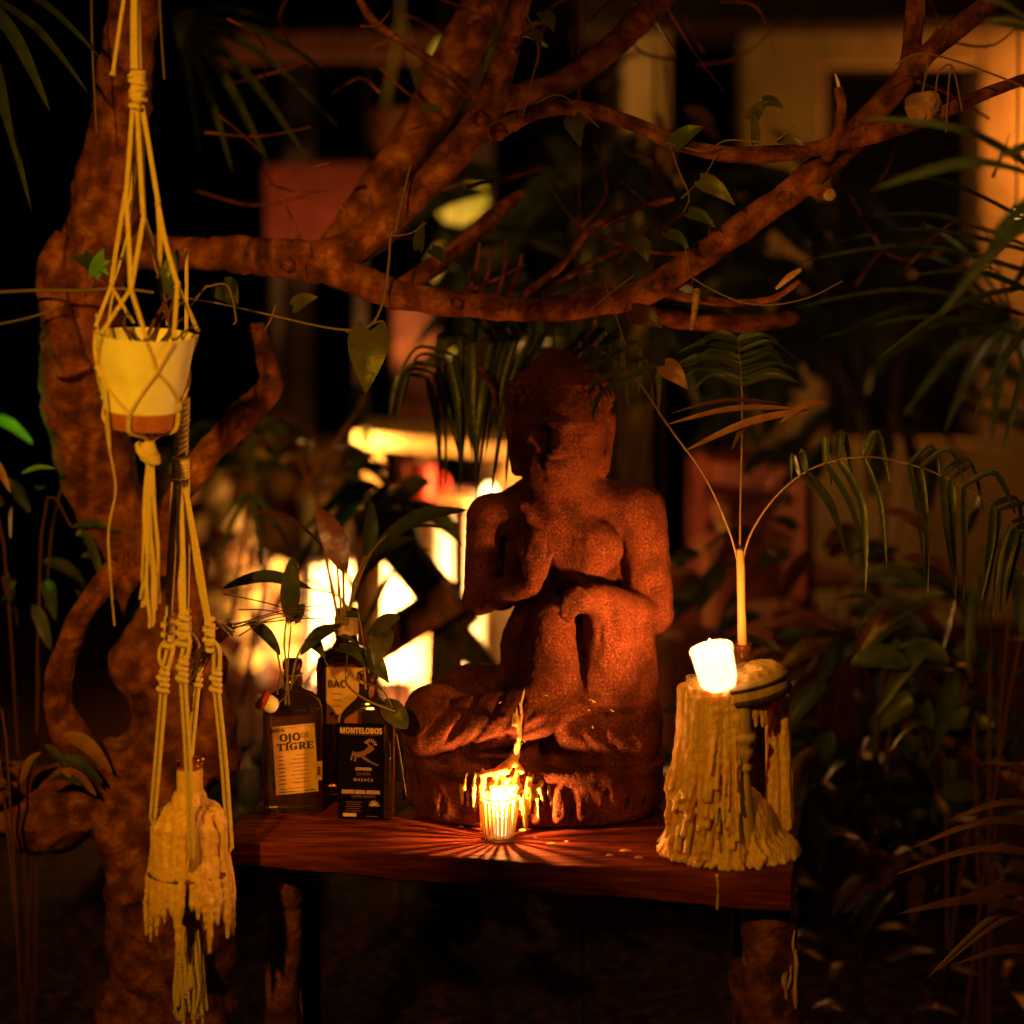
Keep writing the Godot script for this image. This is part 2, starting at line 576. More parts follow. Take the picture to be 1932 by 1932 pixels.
	mat("red_board", [1, 1, 1], 0.7, noise_tex(38, 0.01, [[0.0, 0.14, 0.012, 0.006], [1.0, 0.26, 0.03, 0.01]], 4, 256), Vector3.ONE * 2.0)
	mat("yellow_cloth", [0.7, 0.5, 0.05], 0.9)
	mat("leaf_tip", [0.7, 0.6, 0.4], 0.6)
	var flame := glow("flame", 1.0, 0.42, 0.09, 4200.0)
	flame.roughness = 1.0
	glow("cup_wax_glow", 1.0, 0.55, 0.2, 5.0)  # flame light through the wax, put in as glow of the candle body
	glow("stub_wax_glow", 1.0, 0.55, 0.22, 3.0)  # same for the bench stub: its wax glows in place of transmitted flame light
	glow("lantern_paper", 1.0, 0.6, 0.22, 3.2)
	glow("bulb_glow", 1.0, 0.6, 0.22, 9.0)
	glow("green_glow", 0.15, 1.0, 0.1, 3.0)

# ---------------------------------------------------------------- bench, statue, candles
func deck(x: float, y: float) -> Vector3:
	# the point of the bench top seen in that direction
	var d := (CY - DECK) * F / (y - 540.0)
	return P(x, y, d)

func make_bench() -> void:
	var a := deck(405, 1586)
	var b := deck(1492, 1662)
	var t := thing("wooden_bench", "dark wooden slab bench carrying the statue, bottles and candles", "bench", Vector3(a.x, 0, a.z))
	var m := MB.new()
	var along := (b - a).normalized()
	var back := along.cross(Vector3.UP) * -1.0
	if back.z > 0:
		back = -back
	# slab with an uneven sawn front edge
	var n := 64
	var rows := []
	for i in n + 1:
		var u := float(i) / n
		var c := a.lerp(b, u)
		c.y = DECK
		var th := lerpf(0.037, 0.047, u) + 0.0016 * wob.get_noise_1d(u * 900.0) + 0.003 * wob.get_noise_1d(u * 220.0 + 50.0)
		var fr := 0.004 * wob.get_noise_1d(u * 300.0 + 500.0) + 0.0014 * wob.get_noise_1d(u * 1500.0 + 90.0)
		var prof := [c + back * 0.36 + Vector3(0, -th, 0), c + back * (fr + 0.004) + Vector3(0, -th, 0), c + back * (fr + 0.0005) + Vector3(0, -th + 0.004, 0), c + back * (fr - 0.001) + Vector3(0, -th * 0.5, 0), c + back * (fr + 0.0005) + Vector3(0, -0.004, 0), c + back * (fr + 0.0045), c + back * 0.12, c + back * 0.24, c + back * 0.36]
		rows.append(prof)
	var w: int = rows[0].size()
	for i in n + 1:
		for j in w:
			m.v.append(rows[i][j])
	for i in n:
		for j in w - 1:
			var q := i * w + j
			m.quad(q, q + 1, q + w + 1, q + w)
		m.quad(i * w + w - 1, i * w, (i + 1) * w, (i + 1) * w + w - 1)
	for i in [0, n]:
		var k := m.v.size()
		for j in w:
			m.v.append(rows[i][j])
		for j in range(1, w - 1):
			m.tri(k, k + j, k + j + 1)
	part("plank", m, M.plank, t)
	# legs: split round posts
	var legs := [[1447, 1705, 2.56, 0.044, 0.05], [530, 1640, 2.75, 0.03, 0.03], [1405, 1650, 2.84, 0.028, 0.028], [575, 1650, 2.95, 0.026, 0.026]]
	for q in legs:
		var top := P(q[0], q[1], q[2])
		top.y = DECK - 0.043
		part("leg", tb([top, top + Vector3(0.006, -0.12, 0.0), top + Vector3(0.004, -0.3, 0.01), Vector3(top.x + 0.012, -0.02, top.z)], [q[3], q[3] * 0.95, q[4], q[4] * 1.1], 14, 8, 0.22, 6.0), M.bark, t)
	var k0 := P(1486, 1790, 2.528)
	for k in 9:
		var p := k0 + Vector3(rng.randf_range(-0.014, 0.012), rng.randf_range(-0.03, 0.035), 0.0)
		var l := rng.randf_range(0.03, 0.1)
		var r := rng.randf_range(0.0016, 0.0036)
		part("wax_run", tb([p, p + Vector3(rng.randf_range(-0.003, 0.003), -l * 0.3, 0.001), p + Vector3(rng.randf_range(-0.003, 0.003), -l * 0.65, 0.001), p + Vector3(rng.randf_range(-0.003, 0.003), -l, 0.0)], [r * 0.4, r, r * 0.8, r * 1.3, r * 0.5], 7, 5, 0.4, 40.0), M.wax, t)
	# wax thread down the front edge, and a row of nail holes
	var e := deck(1352, 1650) + Vector3(0, 0, 0.006)
	part("wax_run", tb([e + Vector3(0, 0.002, 0), e + Vector3(0.001, -0.02, 0.001), e + Vector3(0, -0.047, 0.001)], [0.002, 0.0015, 0.0022], 6, 4), M.wax, t)

func statue_p(x: float, y: float, z: float) -> Vector3:
	return P(x, y, 2.82 - z)

func front_of(s: SDF, x: float, y: float) -> float:
	# how far forward the carved surface stands in that direction
	var z := 0.19
	while z > -0.12:
		var g := (statue_p(x, y, z) - s.o) / s.h
		var i := (int(g.z) * s.ny + int(g.y)) * s.nx + int(g.x)
		if i >= 0 and i < s.f.size() and s.f[i] < 0.0:
			return z
		z -= 0.003
	return -0.12

func make_statue() -> void:
	var at := Vector3(P(1008, 540, 2.82).x, DECK, -2.82)
	var t := thing("stone_statue", "weathered reddish stone statue of a robed seated figure with a topknot, on a carved base", "statue", at)
	var s := SDF.new(at + Vector3(-0.235, -0.012, -0.165), at + Vector3(0.235, 0.79, 0.175), 0.0043)
	# base drum with a lip
	s.oval(at + Vector3(0, 0.044, 0), 0.207, 0.142, 0.043, 0.06, 0.012)
	s.oval(at + Vector3(0, 0.086, 0), 0.211, 0.146, 0.009, 0.0, 0.008, 0.006)
	# lap and legs
	s.ell(at + Vector3(0.0, 0.13, -0.02), Vector3(0.185, 0.06, 0.115), 0.015)
	s.cap(statue_p(815, 1385, 0.065), statue_p(1010, 1345, 0.11), 0.05, 0.04, 0.01)
	s.cap(statue_p(1010, 1338, 0.1), statue_p(1208, 1318, 0.065), 0.034, 0.026, 0.01)
	s.cap(statue_p(1192, 1395, 0.075), statue_p(1080, 1385, 0.1), 0.046, 0.028, 0.006)
	s.ell(statue_p(815, 1345, 0.03), Vector3(0.045, 0.045, 0.06), 0.02)
	s.ell(statue_p(1208, 1360, 0.035), Vector3(0.036, 0.06, 0.06), 0.015)
	# hem between the legs, set back
	s.cap(statue_p(860, 1436, 0.1), statue_p(1150, 1436, 0.1), 0.018, 0.016, 0.008)
	# torso
	s.ell(statue_p(1060, 1225, -0.01), Vector3(0.1, 0.1, 0.07), 0.02)
	s.ell(statue_p(1064, 1055, -0.01), Vector3(0.088, 0.14, 0.066), 0.02)
	s.cap(statue_p(925, 972, -0.015), statue_p(1205, 962, -0.015), 0.036, 0.044, 0.02)
	s.cap(statue_p(1000, 945, -0.02), statue_p(1120, 937, -0.02), 0.036, 0.038, 0.025)
	# chest and robe edge
	s.ell(statue_p(1020, 1040, 0.04), Vector3(0.042, 0.036, 0.022), 0.02)
	s.ell(statue_p(1120, 1035, 0.04), Vector3(0.048, 0.042, 0.025), 0.02)
	s.cap(statue_p(985, 955, 0.04), statue_p(1065, 1085, 0.066), 0.007, 0.008, 0.006)
	s.cap(statue_p(1065, 1085, 0.066), statue_p(1100, 1100, 0.068), 0.008, 0.008, 0.006)
	# cloak behind the arms
	s.cap(statue_p(940, 1000, -0.045), statue_p(945, 1120, -0.04), 0.03, 0.028, 0.01)
	s.cap(statue_p(1190, 1000, -0.045), statue_p(1195, 1130, -0.04), 0.03, 0.03, 0.01)
	s.ell(statue_p(905, 1325, -0.02), Vector3(0.085, 0.062, 0.08), 0.02)
	# arm towards the bottles
	s.cap(statue_p(914, 980, -0.005), statue_p(904, 1130, 0.02), 0.029, 0.024, 0.008)
	s.cap(statue_p(904, 1130, 0.02), statue_p(1000, 1100, 0.11), 0.026, 0.02, 0.006)
	s.ell(statue_p(1010, 1064, 0.122), Vector3(0.022, 0.034, 0.014), 0.006)
	for q in [[998, 1045, 996, 1010], [1006, 1042, 1006, 1000], [1014, 1043, 1016, 1003], [1022, 1047, 1026, 1012]]:
		s.cap(statue_p(q[0], q[1], 0.128), statue_p(q[2], q[3], 0.118), 0.0075, 0.006, 0.003)
	s.cap(statue_p(1026, 1068, 0.128), statue_p(1038, 1045, 0.122), 0.008, 0.0065, 0.004)
	# arm towards the wax stool
	s.cap(statue_p(1214, 985, -0.005), statue_p(1232, 1155, 0.0), 0.038, 0.034, 0.008)
	s.cap(statue_p(1228, 1162, 0.01), statue_p(1115, 1130, 0.105), 0.032, 0.025, 0.008)
	s.ell(statue_p(1092, 1132, 0.122), Vector3(0.026, 0.022, 0.018), 0.006)
	for q in [[1088, 1114, 1066, 1130], [1082, 1124, 1062, 1144], [1080, 1136, 1062, 1158], [1086, 1146, 1074, 1166]]:
		s.cap(statue_p(q[0], q[1], 0.128), statue_p(q[2], q[3], 0.135), 0.0085, 0.0075, 0.003)
	# robe falling from the forearm, and the one over the belly
	s.cap(statue_p(1146, 1150, 0.075), statue_p(1150, 1285, 0.072), 0.038, 0.05, 0.01)
	s.cap(statue_p(1192, 1165, 0.045), statue_p(1200, 1280, 0.04), 0.034, 0.036, 0.01)
	s.cap(statue_p(1042, 1185, 0.055), statue_p(1036, 1285, 0.068), 0.045, 0.055, 0.01)
	# neck and head
	s.cap(statue_p(1056, 950, 0.0), statue_p(1056, 880, 0.01), 0.057, 0.05, 0.025)
	s.ell(statue_p(1056, 800, 0.008), Vector3(0.077, 0.098, 0.086), 0.02)
	s.ell(statue_p(1053, 868, 0.03), Vector3(0.058, 0.05, 0.055), 0.025)
	s.ell(statue_p(1056, 745, -0.012), Vector3(0.082, 0.06, 0.082), 0.012)
	s.ell(statue_p(1050, 700, -0.015), Vector3(0.042, 0.036, 0.042), 0.012)
	for q in [[968, 1.0], [1146, -1.0]]:
		s.cap(statue_p(q[0], 790, -0.01), statue_p(q[0] + 8.0 * q[1], 885, 0.0), 0.015, 0.011, 0.008)
		s.cap(statue_p(q[0] + 4.0 * q[1], 800, 0.006), statue_p(q[0] + 6.0 * q[1], 850, 0.008), 0.006, 0.006, 0.004, true)
	# face: brows, eyes half closed, nose, mouth, chin
	for e in [-1.0, 1.0]:
		var x0: float = 1052 + 36.0 * e
		s.ell(statue_p(x0, 818, 0.1), Vector3(0.02, 0.010, 0.012), 0.008, true)
		s.ell(statue_p(x0, 822, 0.072), Vector3(0.02, 0.0095, 0.013), 0.008)
		s.cap(statue_p(1052 + 10.0 * e, 800, 0.094), statue_p(1052 + 62.0 * e, 798, 0.068), 0.006, 0.005, 0.008)
		s.cap(statue_p(x0 - 16.0, 829, 0.09), statue_p(x0 + 16.0, 828, 0.088), 0.0025, 0.0025, 0.003, true)
	s.cap(statue_p(1052, 806, 0.088), statue_p(1051, 848, 0.106), 0.009, 0.013, 0.01)
	s.cap(statue_p(1038, 853, 0.094), statue_p(1064, 853, 0.094), 0.008, 0.008, 0.006)
	s.cap(statue_p(1033, 873, 0.086), statue_p(1071, 873, 0.086), 0.007, 0.007, 0.006)
	s.cap(statue_p(1037, 883, 0.084), statue_p(1067, 883, 0.084), 0.008, 0.008, 0.005)
	s.cap(statue_p(1034, 878, 0.096), statue_p(1070, 878, 0.096), 0.0022, 0.0022, 0.003, true)
	s.ell(statue_p(1052, 903, 0.062), Vector3(0.022, 0.016, 0.018), 0.014)
	# rows of curls
	for r in 6:
		var yy := 765.0 - r * 13.0
		var rad := 0.083 - absf(r - 1.0) * 0.0035 - maxf(0, r - 3) * 0.012
		for k in 15:
			var w := PI * (k + 0.5 * (r % 2)) / 14.0
			var cc := statue_p(1054, yy, -0.012)
			s.cap(cc + Vector3(cos(w) * rad, 0, sin(w) * rad), cc + Vector3(cos(w) * rad * 1.04, 0.002, sin(w) * rad * 1.04), 0.0075, 0.007, 0.003)
	# cut folds, each laid along the surface
	for q in [[1098, 1195, 1098, 1285, 0.005, 0.0055], [905, 1300, 838, 1402, 0.006, 0.007], [952, 1302, 884, 1408, 0.006, 0.007], [992, 1308, 930, 1398, 0.005, 0.006], [868, 1300, 802, 1388, 0.005, 0.006], [1028, 1312, 975, 1378, 0.004, 0.005], [1075, 1355, 1122, 1428, 0.005, 0.006], [1100, 1348, 1170, 1426, 0.006, 0.007], [1130, 1342, 1206, 1412, 0.005, 0.006], [1165, 1340, 1232, 1392, 0.004, 0.005], [1128, 1165, 1132, 1278, 0.003, 0.003], [1153, 1155, 1157, 1272, 0.0035, 0.003], [1182, 1155, 1192, 1268, 0.003, 0.003], [1096, 1000, 1090, 1085, 0.002, 0.003], [1135, 990, 1128, 1075, 0.002, 0.002], [790, 1462, 1230, 1462, 0.0035, 0.0035], [805, 1436, 985, 1384, 0.005, 0.008], [985, 1384, 1060, 1342, 0.008, 0.006], [1060, 1342, 1222, 1332, 0.006, 0.004], [1030, 1400, 1012, 1438, 0.012, 0.012], [1235, 1010, 1210, 1060, 0.002, 0.002], [990, 975, 1078, 1080, 0.0025, 0.003]]:
		var pts := []
		for k in 7:
			var u := k / 6.0
			var x := lerpf(q[0], q[2], u) + 4.0 * sin(u * 3.0)
			var y := lerpf(q[1], q[3], u)
			var r: float = lerpf(q[4], q[5], u) * (1.0 - 0.5 * pow(absf(u - 0.5) * 2.0, 3.0))
			pts.append([statue_p(x, y, front_of(s, x, y) + r * 0.25), r])
		for k in 6:
			if pts[k][0].distance_to(pts[k + 1][0]) < 0.06:
				s.cap(pts[k][0], pts[k + 1][0], pts[k][1], pts[k + 1][1], 0.0025, true)
	# carved petals round the base
	for k in 17:
		var w := PI * (k + 0.5) / 17.0
		var c := at + Vector3(cos(w) * 0.2, 0.046, sin(w) * 0.138)
		var out := Vector3(cos(w), 0, sin(w) * 1.3).normalized()
		s.cap(c + Vector3(0, 0.016, 0) + out * 0.002, c + Vector3(0, -0.022, 0) + out * 0.001, 0.008, 0.014, 0.004)
		s.cap(c + Vector3(0, 0.014, 0) + out * 0.011, c + Vector3(0, -0.018, 0) + out * 0.014, 0.0025, 0.0045, 0.003, true)
	var m := MB.new()
	s.net(m, wob, 0.0018, 45.0)
	part("figure", m, M.stone, t)
	# wax spilled down the front of the lap and base
	var wx := SDF.new(at + Vector3(-0.14, -0.006, 0.07), at + Vector3(0.06, 0.26, 0.2), 0.0022)
	var runs := [[[990, 1300, 0.15, 2], [982, 1325, 0.152, 3.5], [984, 1350, 0.15, 3], [980, 1392, 0.147, 4], [972, 1425, 0.13, 8], [955, 1452, 0.148, 9]], [[974, 1335, 0.15, 2.5], [975, 1362, 0.15, 5], [981, 1382, 0.148, 4]], [[968, 1345, 0.15, 2], [968, 1368, 0.15, 3]], [[972, 1425, 0.132, 6], [940, 1455, 0.148, 7], [905, 1462, 0.146, 4]], [[965, 1430, 0.135, 6], [985, 1456, 0.149, 5]]]
	for k in 12:
		var x0 := 880.0 + k * 11.0 + rng.randf_range(-5, 5)
		var z0 := 0.150 - pow(absf(x0 - 1008.0) / 240.0, 3.0) * 0.05
		var f := rng.randf_range(0.6, 1.5) * (1.0 if absf(x0 - 950.0) < 60.0 else 0.7)
		var e := rng.randf_range(-70, 30)
		runs.append([[x0 + 4, 1456 + rng.randf_range(-4, 10), z0 - 0.002, 2.5 * f], [x0 + rng.randf_range(-3, 4), 1484, z0 + 0.004, 4.2 * f], [x0 + rng.randf_range(-4, 4), 1506 + e * 0.3, z0 + 0.002, 4.6 * f], [x0 + rng.randf_range(-4, 4), 1545 + e, z0 - 0.001, 3.4 * f]])
	for q in runs:
		for k in q.size() - 1:
			wx.cap(statue_p(q[k][0], q[k][1], q[k][2]), statue_p(q[k + 1][0], q[k + 1][1], q[k + 1][2]), S(q[k][3], 2.7), S(q[k + 1][3], 2.7), 0.003)
	for k in 70:
		var x0 := rng.randf_range(870, 1040)
		var y0 := rng.randf_range(1458, 1510)
		var e := rng.randf_range(8, 34)
		var r := rng.randf_range(0.0014, 0.0028)
		wx.cap(statue_p(x0, y0, front_of(s, x0, y0) + 0.001), statue_p(x0 + 1, y0 + e, front_of(s, x0 + 1, y0 + e) + 0.001), r, r * 1.3, 0.003)
	var wm := MB.new()
	wx.net(wm, wob, 0.0015, 60.0, 0.001)
	part("wax_spill", wm, M.wax, t)
	for k in 16:
		var x1 := rng.randf_range(850, 1210)
		var p := statue_p(x1, rng.randf_range(1310, 1410), 0.146 - absf(x1 - 1000.0) * 0.00022)
		var r := rng.randf_range(0.0006, 0.0014)
		var e := Vector3(rng.randf_range(-3, 3), rng.randf_range(-2, 2), 0) * r
		part("wax_speck", tb([p - e, p, p + e + Vector3(0, r, 0)], [r * 0.5, r, r * 0.4], 6, 2), M.wax, t)

func flame_at(p: Vector3, hgt: float, parent: Node, energy: float) -> void:
	var m := lathe(MB.new(), [[0.0, 0.0], [0.0018, 0.003], [0.0027, 0.008], [0.0021, 0.016], [0.0009, 0.024], [0.0, 0.028]], 10, Transform3D(Basis.from_scale(Vector3(1, hgt / 0.028, 1)), p))
	var fl := part("flame", m, M.flame, parent)
	part("wick", tb([p - Vector3(0, 0.006, 0), p + Vector3(0.0005, 0.004, 0)], [0.0008, 0.0007], 5, 2), M.stick, parent)
	omni(p + Vector3(0, hgt * 0.38, 0), lin(1.0, 0.30, 0.02), energy, 0.004, fl)

func make_candles() -> void:
	# votive glass on the bench front
	var c := deck(941, 1583)
	var t := thing("candle_glass", "small ribbed clear votive glass with lit candle on bench before the statue", "candle", c)
	var h := 0.066
	var r0 := 0.0235
	var r1 := 0.029
	var bodyt := Transform3D(Basis(), c)
	var g := part("glass", lathe(MB.new(), [[r0, 0.006], [r0 + 0.0008, 0.012], [lerpf(r0, r1, 0.5), h * 0.5], [r1, h], [r1 - 0.0012, h + 0.001]], 44, bodyt), M.clear_glass, t)
	part("glass_foot", lathe(MB.new(), [[0.0, 0.0008], [r0 - 0.002, 0.0008], [r0, 0.003], [r0, 0.006], [r0 - 0.004, 0.0075], [0.0, 0.0075]], 32, bodyt), M.rib_glass, t)
	var nr := 26
	for k in nr:
		var w := TAU * (k + 0.3 + rng.randf_range(-0.22, 0.22)) / nr
		var fat := rng.randf_range(0.72, 1.15)
		var d := Vector3(cos(w), 0, sin(w))
		part("rib", tb([c + d * (r0 + 0.0002) + Vector3(0, 0.008, 0), c + d * lerpf(r0, r1, 0.5) + Vector3(0, h * 0.5, 0), c + d * (r1 - 0.0006) + Vector3(0, h * 0.92, 0)], [0.0019 * fat, 0.0022 * fat, 0.0019 * fat], 7, 3), M.ribbing, g)
	part("rim", tb(ring(c + Vector3(0, h, 0), r1 - 0.0004, 40), [0.0013], 6, 1), M.rib_glass, g)
	var cc := c + Vector3(0.006, 0.008, 0.0)
	part("candle", lathe(MB.new(), [[0.0, 0.0], [0.0118, 0.0], [0.0122, 0.002], [0.012, 0.026], [0.0105, 0.0285], [0.006, 0.0265], [0.0, 0.026]], 24, Transform3D(Basis(), cc)), M.stub_wax_glow, t)
	flame_at(cc + Vector3(0, 0.031, 0), 0.024, t, 0.006)
	for q in [[985, 1566, 6], [1010, 1580, 4], [1040, 1592, 7], [1070, 1588, 4], [870, 1560, 4], [1150, 1614, 5], [1180, 1605, 8], [1205, 1618, 6]]:
		var p := deck(q[0], q[1])
		var r := S(q[2], 2.6)
		single("wax_drop", lathe(MB.new(), [[0.0, 0.0022], [r * 0.5, 0.002], [r, 0.0006], [r * 1.05, 0.0]], 12, Transform3D(Basis.from_scale(Vector3(1.4, 1, 0.8)), p)), M.wax, "small spilled wax drop on the bench top near the candle and stool", "wax", "wax drops on the bench")

func ring(c: Vector3, r: float, n: int, up := Vector3.UP) -> Array:
	var out := []
	var u := up.cross(Vector3(0.2, 0.1, 1)).normalized()
	var w := up.cross(u).normalized()
	for k in n + 1:
		var a := TAU * k / n
		out.append(c + (u * cos(a) + w * sin(a)) * r)
	return out

func make_stool() -> void:
	var d0 := 2.60
	var c := P(1385, 540, d0)
	c.y = DECK
	var t := thing("wax_stool", "small turned wooden stool draped in a thick curtain of dripped candle wax", "stool", c)
	var X := func(px: float) -> float: return (px - 1385.0) / F * d0
	var Y := func(py: float) -> float: return (CY - DECK) - (py - 540.0) / F * d0
	# seat: a thick round disc tipped up at the bare end, with a dark groove
	var tip := Basis(Vector3(0, 0, 1), 0.22)
	var seat_at := c + Vector3(X.call(1408), Y.call(1292), 0.005)
	part("seat", lathe(MB.new(), [[0.0, -0.02], [0.05, -0.02], [0.06, -0.018], [0.063, -0.011], [0.064, 0.0], [0.062, 0.012], [0.056, 0.019], [0.0, 0.021]], 40, Transform3D(tip, seat_at)), M.timber_pale, t)
	part("groove", lathe(MB.new(), [[0.0605, 0.006], [0.0652, 0.0068], [0.0652, 0.0105], [0.0605, 0.0115]], 40, Transform3D(tip, seat_at)), M.timber_dark_shaded, t)
	part("groove", lathe(MB.new(), [[0.0605, -0.0155], [0.0655, -0.0145], [0.0655, -0.0065], [0.0605, -0.0055]], 40, Transform3D(tip, seat_at)), M.timber_dark_shaded, t)
	var turned := [[0.02, 0.0], [0.021, 0.03], [0.017, 0.075], [0.0115, 0.12], [0.0105, 0.13], [0.014, 0.133], [0.015, 0.137], [0.012, 0.141], [0.0105, 0.145], [0.0165, 0.155], [0.017, 0.162], [0.013, 0.17], [0.019, 0.174], [0.021, 0.18], [0.019, 0.185], [0.013, 0.19], [0.013, 0.25]]
	for q in [[1392, 0.052], [1470, -0.03], [1315, -0.035], [1330, 0.03]]:
		part("leg", lathe(MB.new(), turned, 20, Transform3D(Basis(), c + Vector3(X.call(q[0]), 0.0, q[1]))), M.timber_pale, t)
	part("stretcher", tb([c + Vector3(X.call(1392), 0.02, 0.05), c + Vector3(X.call(1470), 0.02, -0.03)], [0.012, 0.012], 10, 2), M.timber_pale, t)
	# wax: a merged mass of runs
	var s := SDF.new(c + Vector3(-0.118, -0.012, -0.1), c + Vector3(0.122, 0.3, 0.116), 0.0021)
	var sx: float = X.call(1342)
	# cap of wax on top
	s.ell(c + Vector3(sx, Y.call(1292), 0.015), Vector3(0.042, 0.016, 0.045), 0.01)
	s.ell(c + Vector3(X.call(1395), Y.call(1272), 0.012), Vector3(0.04, 0.011, 0.04), 0.01)
	s.ell(c + Vector3(X.call(1440), Y.call(1258), 0.01), Vector3(0.028, 0.012, 0.03), 0.008)
	for k in 14:
		var w := rng.randf() * TAU
		s.cap(c + Vector3(X.call(1400) + cos(w) * 0.045, Y.call(1272 - cos(w) * 12.0) + 0.003, 0.01 + sin(w) * 0.04), c + Vector3(X.call(1400) + cos(w) * 0.05, Y.call(1274 - cos(w) * 12.0), 0.01 + sin(w) * 0.045), 0.008, 0.006, 0.008)
	# the curtain: runs from the seat edge down to the bench, flaring near the foot
	for k in 62:
		var px := rng.randf_range(1280, 1342) if k < 46 else 1340.0 + (k - 46) * 3.0
		var u := (px - 1276.0) / 110.0
		var x0: float = X.call(px)
		var z0 := 0.006 + 0.054 * sqrt(maxf(0.0, 1.0 - pow((clampf(u, 0.0, 1.0) - 0.75) / 0.78, 2.0))) + rng.randf_range(-0.003, 0.003)
		var y0: float = Y.call(1300 - u * 10.0 + rng.randf_range(-14, 60 if k % 3 == 0 else 10))
		var ym := rng.randf_range(0.01, 0.11) if k < 46 else rng.randf_range(0.02, 0.14)
		var r := rng.randf_range(0.0022, 0.0042) if k < 46 else rng.randf_range(0.002, 0.003)
		var p := c + Vector3(x0, y0, z0)
		var lean_x := rng.randf_range(-0.004, 0.002)
		for j in 8:
			var v := (j + 1) / 8.0
			var fl := pow(v, 3.0)
			var q := c + Vector3(x0 + lean_x * v - (1.0 - u) * (0.006 * v + 0.02 * fl) + rng.randf_range(-0.0009, 0.0009), lerpf(y0, ym, v), z0 + 0.006 * v + 0.024 * fl + rng.randf_range(-0.001, 0.001))
			var r2 := clampf(r * rng.randf_range(0.82, 1.24), 0.0021, 0.0052)
			s.cap(p, q, r, r2, 0.004)
			p = q
			r = r2
	# back of the curtain, open in slits towards the turned leg
	for k in 16:
		var u := float(k) / 15.0
		var x0: float = X.call(lerpf(1285, 1338, u))
		var zz := 0.004 + 0.05 * sqrt(maxf(0.0, 1.0 - pow((u * 0.6 - 0.75) / 0.78, 2.0)))
		var p := c + Vector3(x0, Y.call(1300 + rng.randf_range(-6, 6)), zz - 0.004)
		for j in 5:
			var v := (j + 1) / 5.0
			var q := c + Vector3(x0 - (1.0 - u) * 0.02 * v * v, lerpf(Y.call(1300), 0.02, v), zz - 0.003 + 0.022 * v * v * v)
			s.cap(p, q, 0.0075, 0.0075, 0.006)
			p = q
	for q in [[1350, 1296, 1350, 1390], [1366, 1290, 1364, 1370], [1380, 1288, 1378, 1330]]:
		s.cap(c + Vector3(X.call(q[0]), Y.call(q[1]), 0.045), c + Vector3(X.call(q[2]), Y.call(q[3]), 0.05), 0.009, 0.005, 0.004)
	# skirt at the foot: spreading fingers of wax
	for k in 150:
		var w := lerpf(-0.6, PI + 0.4, k / 149.0) + rng.randf_range(-0.05, 0.05)
		var dx := cos(w)
		var dz := sin(w)
		var r0 := rng.randf_range(0.05, 0.066)
		var r1 := rng.randf_range(0.080, 0.108)
		var side := -0.010
		var top := rng.randf_range(0.04, 0.15) if dx < 0.3 else rng.randf_range(0.02, 0.065)
		var p := c + Vector3(side + dx * r0, top, dz * r0 * 0.85 + 0.005)
		var r := rng.randf_range(0.002, 0.0038)
		for j in 4:
			var v := (j + 1) / 4.0
			var bend := w + rng.randf_range(-0.1, 0.1)
			var rr := lerpf(r0, r1, v)
			var q := c + Vector3(side + cos(bend) * rr, lerpf(top, 0.002, pow(v, 0.75)), sin(bend) * rr * 0.88 + 0.005)
			s.cap(p, q, r, maxf(0.0019, r * rng.randf_range(0.75, 1.25)), 0.004)
			if j == 2 and rng.randf() < 0.45:
				s.cap(q, c + Vector3(side + cos(w + 0.12) * r1, 0.002, sin(w + 0.12) * r1 * 0.88 + 0.005), r * 0.9, r, 0.003)
			p = q
	s.ell(c + Vector3(-0.016, 0.02, 0.004), Vector3(0.08, 0.085, 0.07), 0.006)
	s.ell(c + Vector3(0.025, 0.0, 0.004), Vector3(0.074, 0.034, 0.072), 0.006)
	# runs under the bare rim and on the far leg
	for k in 11:
		var x0: float = X.call(1392 + k * 6.5)
		var l := rng.randf_range(0.02, 0.048)
		var p := c + Vector3(x0, Y.call(1312 - k * 2.2), 0.05 - pow(k / 11.0, 2.0) * 0.03)
		s.cap(p, p - Vector3(0, l, 0), 0.0042, 0.0028, 0.004)
	for k in 9:
		var x0: float = X.call(1452 + k * 4.6)
		var z0 := -0.02 + rng.randf_range(-0.006, 0.014)
		s.cap(c + Vector3(x0, Y.call(1322), z0), c + Vector3(x0 + 0.004, 0.03, z0 + 0.004), 0.0055, 0.0075, 0.004)
	var m := MB.new()
	s.net(m, wob, 0.0008, 40.0, 0.0017)
	part("wax", m, M.wax, t)
	# loose drops round the foot
	# tilted glass with the lit candle
	var lean := Basis(Vector3(0, 0, 1), 0.24) * Basis(Vector3(1, 0, 0), 0.1)
	var g0 := c + Vector3(X.call(1352), Y.call(1283), 0.042)
	var tt := thing("candle_glass", "glowing tilted glass of burning candle stuck in wax on top of the stool", "candle", g0)
	var tf := Transform3D(lean, g0)
	part("glass", lathe(MB.new(), [[0.028, 0.0], [0.0295, 0.01], [0.031, 0.03], [0.0325, 0.06], [0.0315, 0.061]], 40, tf), M.clear_glass, tt)
	part("candle", lathe(MB.new(), [[0.0, 0.001], [0.0265, 0.001], [0.028, 0.01], [0.0305, 0.046], [0.029, 0.05], [0.017, 0.0465], [0.006, 0.0455], [0.0, 0.0455]], 36, tf), M.cup_wax_glow, tt)
	flame_at(tf * Vector3(-0.004, 0.05, 0.0), 0.024, tt, 0.07)

